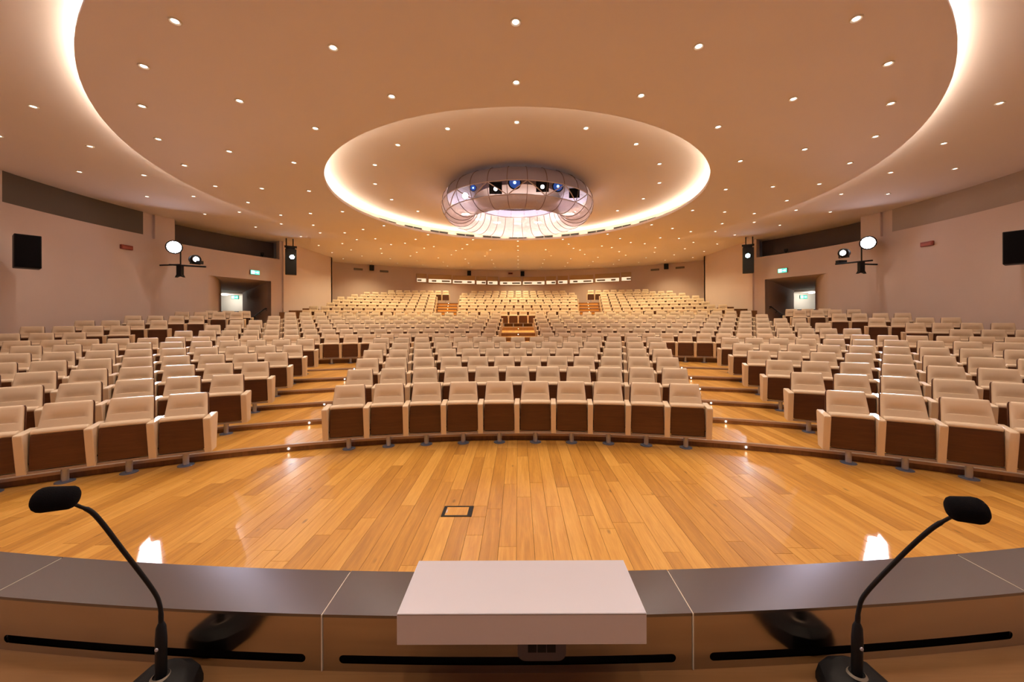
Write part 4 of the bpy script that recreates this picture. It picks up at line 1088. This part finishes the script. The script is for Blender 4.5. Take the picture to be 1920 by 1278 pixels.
# worktop and desk body
def band(mb, R0, R1, z0, z1, n=40, X=3.4):
    for j in range(n):
        x0, x1 = -X+2*X*j/n, -X+2*X*(j+1)/n
        mb.prism([dp(R0, x0), dp(R0, x1), dp(R1, x1), dp(R1, x0)], z0, z1)
m = MB(); band(m, DY-0.16, RN-0.004, ZWT-0.04, ZWT); m.build('worktop', M['desk_wood'], desk, merge=True)
m = MB(); band(m, RF+0.012, RF+0.0, 0.42, ZTOP-0.121); m.build('modesty_panel', M['riser'], desk)
for x in (-3.2, -1.6, 0.0, 1.6, 3.2):
    p = dp(DY-0.5, x); m = MB(); m.box(x-0.02, x+0.02, p[1]-0.28, p[1]+0.36, 0.40, ZWT-0.042); m.build('leg', M['riser'], desk)
# reading slab on the ledge
ys0, ys1 = 0.711, 0.869; zs1 = CZ-0.540; zs0 = ZTOP+0.0005
X0, X1 = unp(742, 1150, 0.711)[0], unp(1210.5, 1150, 0.711)[0]
sl_ = thing('reading_shelf', 'silver rectangular reading shelf on the middle of the steel ledge', 'shelf', ((X0+X1)/2, ys0, zs0))
m = MB(); m.box(-(X1-X0)/2, (X1-X0)/2, 0, ys1-ys0, 0, zs1-zs0); me = m.mesh('shelf_body', M['slab']); bevel(me, 0.0008); brush_uv(obj('shelf_body', me, sl_))
m = MB(); m.box(-(X1-X0)/2+0.001, (X1-X0)/2-0.001, -0.0003, 0.0, zs1-zs0-0.0025, zs1-zs0-0.0018); m.build('edge_seam', M['grille'], sl_)
# socket box below the slab
xb_ = unp(1014, 1220, 0.745)[0]
sb = thing('socket_box', 'small dark grey power socket box under the silver reading shelf', 'socket box', (xb_, 0.748, CZ-0.660))
def rrect(w_, h, r, n=6):
    pts = []
    for cx_, cz_, a0 in ((w_-r, h, 0), (-w_+r, h, 90), (-w_+r, r, 180), (w_-r, r, 270)):
        if a0 in (0, 90): pts.append((w_ if a0 == 0 else -w_, h)); continue
        for i in range(n+1):
            a = R_(a0 + 90*i/n); pts.append((cx_ + r*cos(a), cz_ + r*sin(a)))
    return pts
m = MB(); pp = rrect(0.047, 0.060, 0.016); n = len(pp)
m.add([(x, 0, z) for x, z in pp] + [(x, 0.028, z) for x, z in pp], [tuple(range(n)), tuple(range(n, 2*n))] + [(i, (i+1) % n, n+(i+1) % n, n+i) for i in range(n)])
c = (0.10,0.085,0.095); m.build('socket_case', noisy(mat('grey_plastic', c, 0.5), c, 0.05), sb)
for j in range(3):
    m = MB(); m.box(-0.027+j*0.0185, -0.0105+j*0.0185, -0.002, 0.0, 0.018, 0.050); m.build('socket', M['black'], sb)
# microphones
def microphone(nm, pts, head, axis, hl, hr, base, label):
    bx_, by_ = base
    t = thing('gooseneck_microphone', label, 'microphone', (bx_, by_, ZWT))
    L = lambda p: (p[0]-bx_, p[1]-by_, p[2]-ZWT)
    pr = [(-0.058, -0.085), (0.058, -0.085), (0.066, -0.01), (0.052, 0.035), (0.018, 0.052), (-0.018, 0.052), (-0.052, 0.035), (-0.066, -0.01)]
    m = MB(); rings = [(1.0, 0.0), (1.0, 0.012), (0.92, 0.022), (0.62, 0.034)]; n = len(pr)
    for k, z in rings: m.v += [(x*k, y*k, z + (0.010 if k < 0.95 else 0.0)*(1 if y > 0 else 0.2)) for x, y in pr]
    for r in range(len(rings)-1):
        for i in range(n): m.f.append((r*n+i, r*n+(i+1) % n, (r+1)*n+(i+1) % n, (r+1)*n+i)); m.m.append(0)
    m.f.append(tuple(range(n))); m.f.append(tuple(3*n+i for i in range(n))); m.m += [0, 0]
    m.build('base', M['black'], t, True)
    m = MB(); m.lathe([(0.013, 0.0), (0.017, 0.003), (0.013, 0.006)], 18, (0, 0.0, 0.036)); m.build('collar', M['grille'], t, True)
    s0 = Vector(L(pts[0]))
    m = MB(); m.tube([(0, 0, 0.035), tuple(Vector((0, 0, 0.035)).lerp(s0, 0.7)), tuple(Vector((0, 0, 0.035)).lerp(s0, 0.92)), tuple(s0)], [0.0088, 0.0092, 0.0078, 0.0045], 14); m.build('stem', M['black'], t, True)
    sc = Vector((0, 0, 0.035)).lerp(s0, 0.58)
    m = MB(); m.lathe([(0.0004, 0.002), (0.003, 0.0015), (0.0035, 0.0)], 10, M=lambda v: (v[0]+sc.x, sc.y-0.0092-v[2], v[1]+sc.z)); m.build('screw', M['alu'], t, True)
    # smooth neck
    P_ = [Vector(L(p)) for p in pts]; sm_ = []
    for i in range(len(P_)-1):
        p0, p1, p2, p3 = P_[max(i-1, 0)], P_[i], P_[i+1], P_[min(i+2, len(P_)-1)]
        for k in range(6):
            u = k/6; sm_.append(0.5*((2*p1) + (p2-p0)*u + (2*p0-5*p1+4*p2-p3)*u*u + (3*p1-p0-3*p2+p3)*u**3))
    sm_.append(P_[-1])
    nr = [0.0042 if i < 4 else (0.0036 if i < len(sm_)*0.75 else 0.0027) for i in range(len(sm_))]
    m = MB(); m.tube([tuple(p) for p in sm_], nr, 10); m.build('neck', M['black'], t, True)
    # foam windscreen: rounded capsule along axis
    hd = Vector(L(head)); ax = Vector(axis).normalized(); q = ax.to_track_quat('Z', 'Y')
    prof = [(0.0003, -hl)]
    for a in (15, 35, 60, 85): prof.append((hr*sin(R_(a))*0.92, -hl + 0.55*hr*(1-cos(R_(a)))))
    for a in (90, 70, 50, 30, 12): prof.append((hr*sin(R_(a))**0.8, hl - 0.8*hr*(1-cos(R_(a)) + 0) if False else hl - 0.75*hr + 0.75*hr*cos(R_(a))))
    prof.append((0.0003, hl))
    m = MB(); m.lathe(prof, 22, M=lambda v: tuple(q @ Vector(v) + hd)); m.build('windscreen', M['foam'], t, True)
bl = unp(300, 1240, 0.735); br_ = unp(1604, 1240, 0.735)
nl = [unp(300, 1166, 0.735), unp(298, 1135, 0.733), unp(284, 1104, 0.725), unp(228, 1030, 0.69), unp(178, 966, 0.655), unp(148, 949, 0.635), unp(130, 943, 0.62)]
microphone('left', nl, unp(104, 934.5, 0.608), (-1.0, -0.55, 0.12), 0.0265, 0.0190, (bl[0], 0.735), 'black gooseneck microphone at the left end of the desk, leaning left')
nr_ = [unp(1606, 1166, 0.735), unp(1609, 1140, 0.733), unp(1623, 1110, 0.725), unp(1690, 1040, 0.69), unp(1742, 993, 0.655), unp(1776, 972, 0.635), unp(1792, 965, 0.62)]
microphone('right', nr_, unp(1811, 955, 0.608), (1.0, -0.55, 0.12), 0.0245, 0.0200, (br_[0], 0.735), 'black gooseneck microphone at the right end of the desk, leaning right')
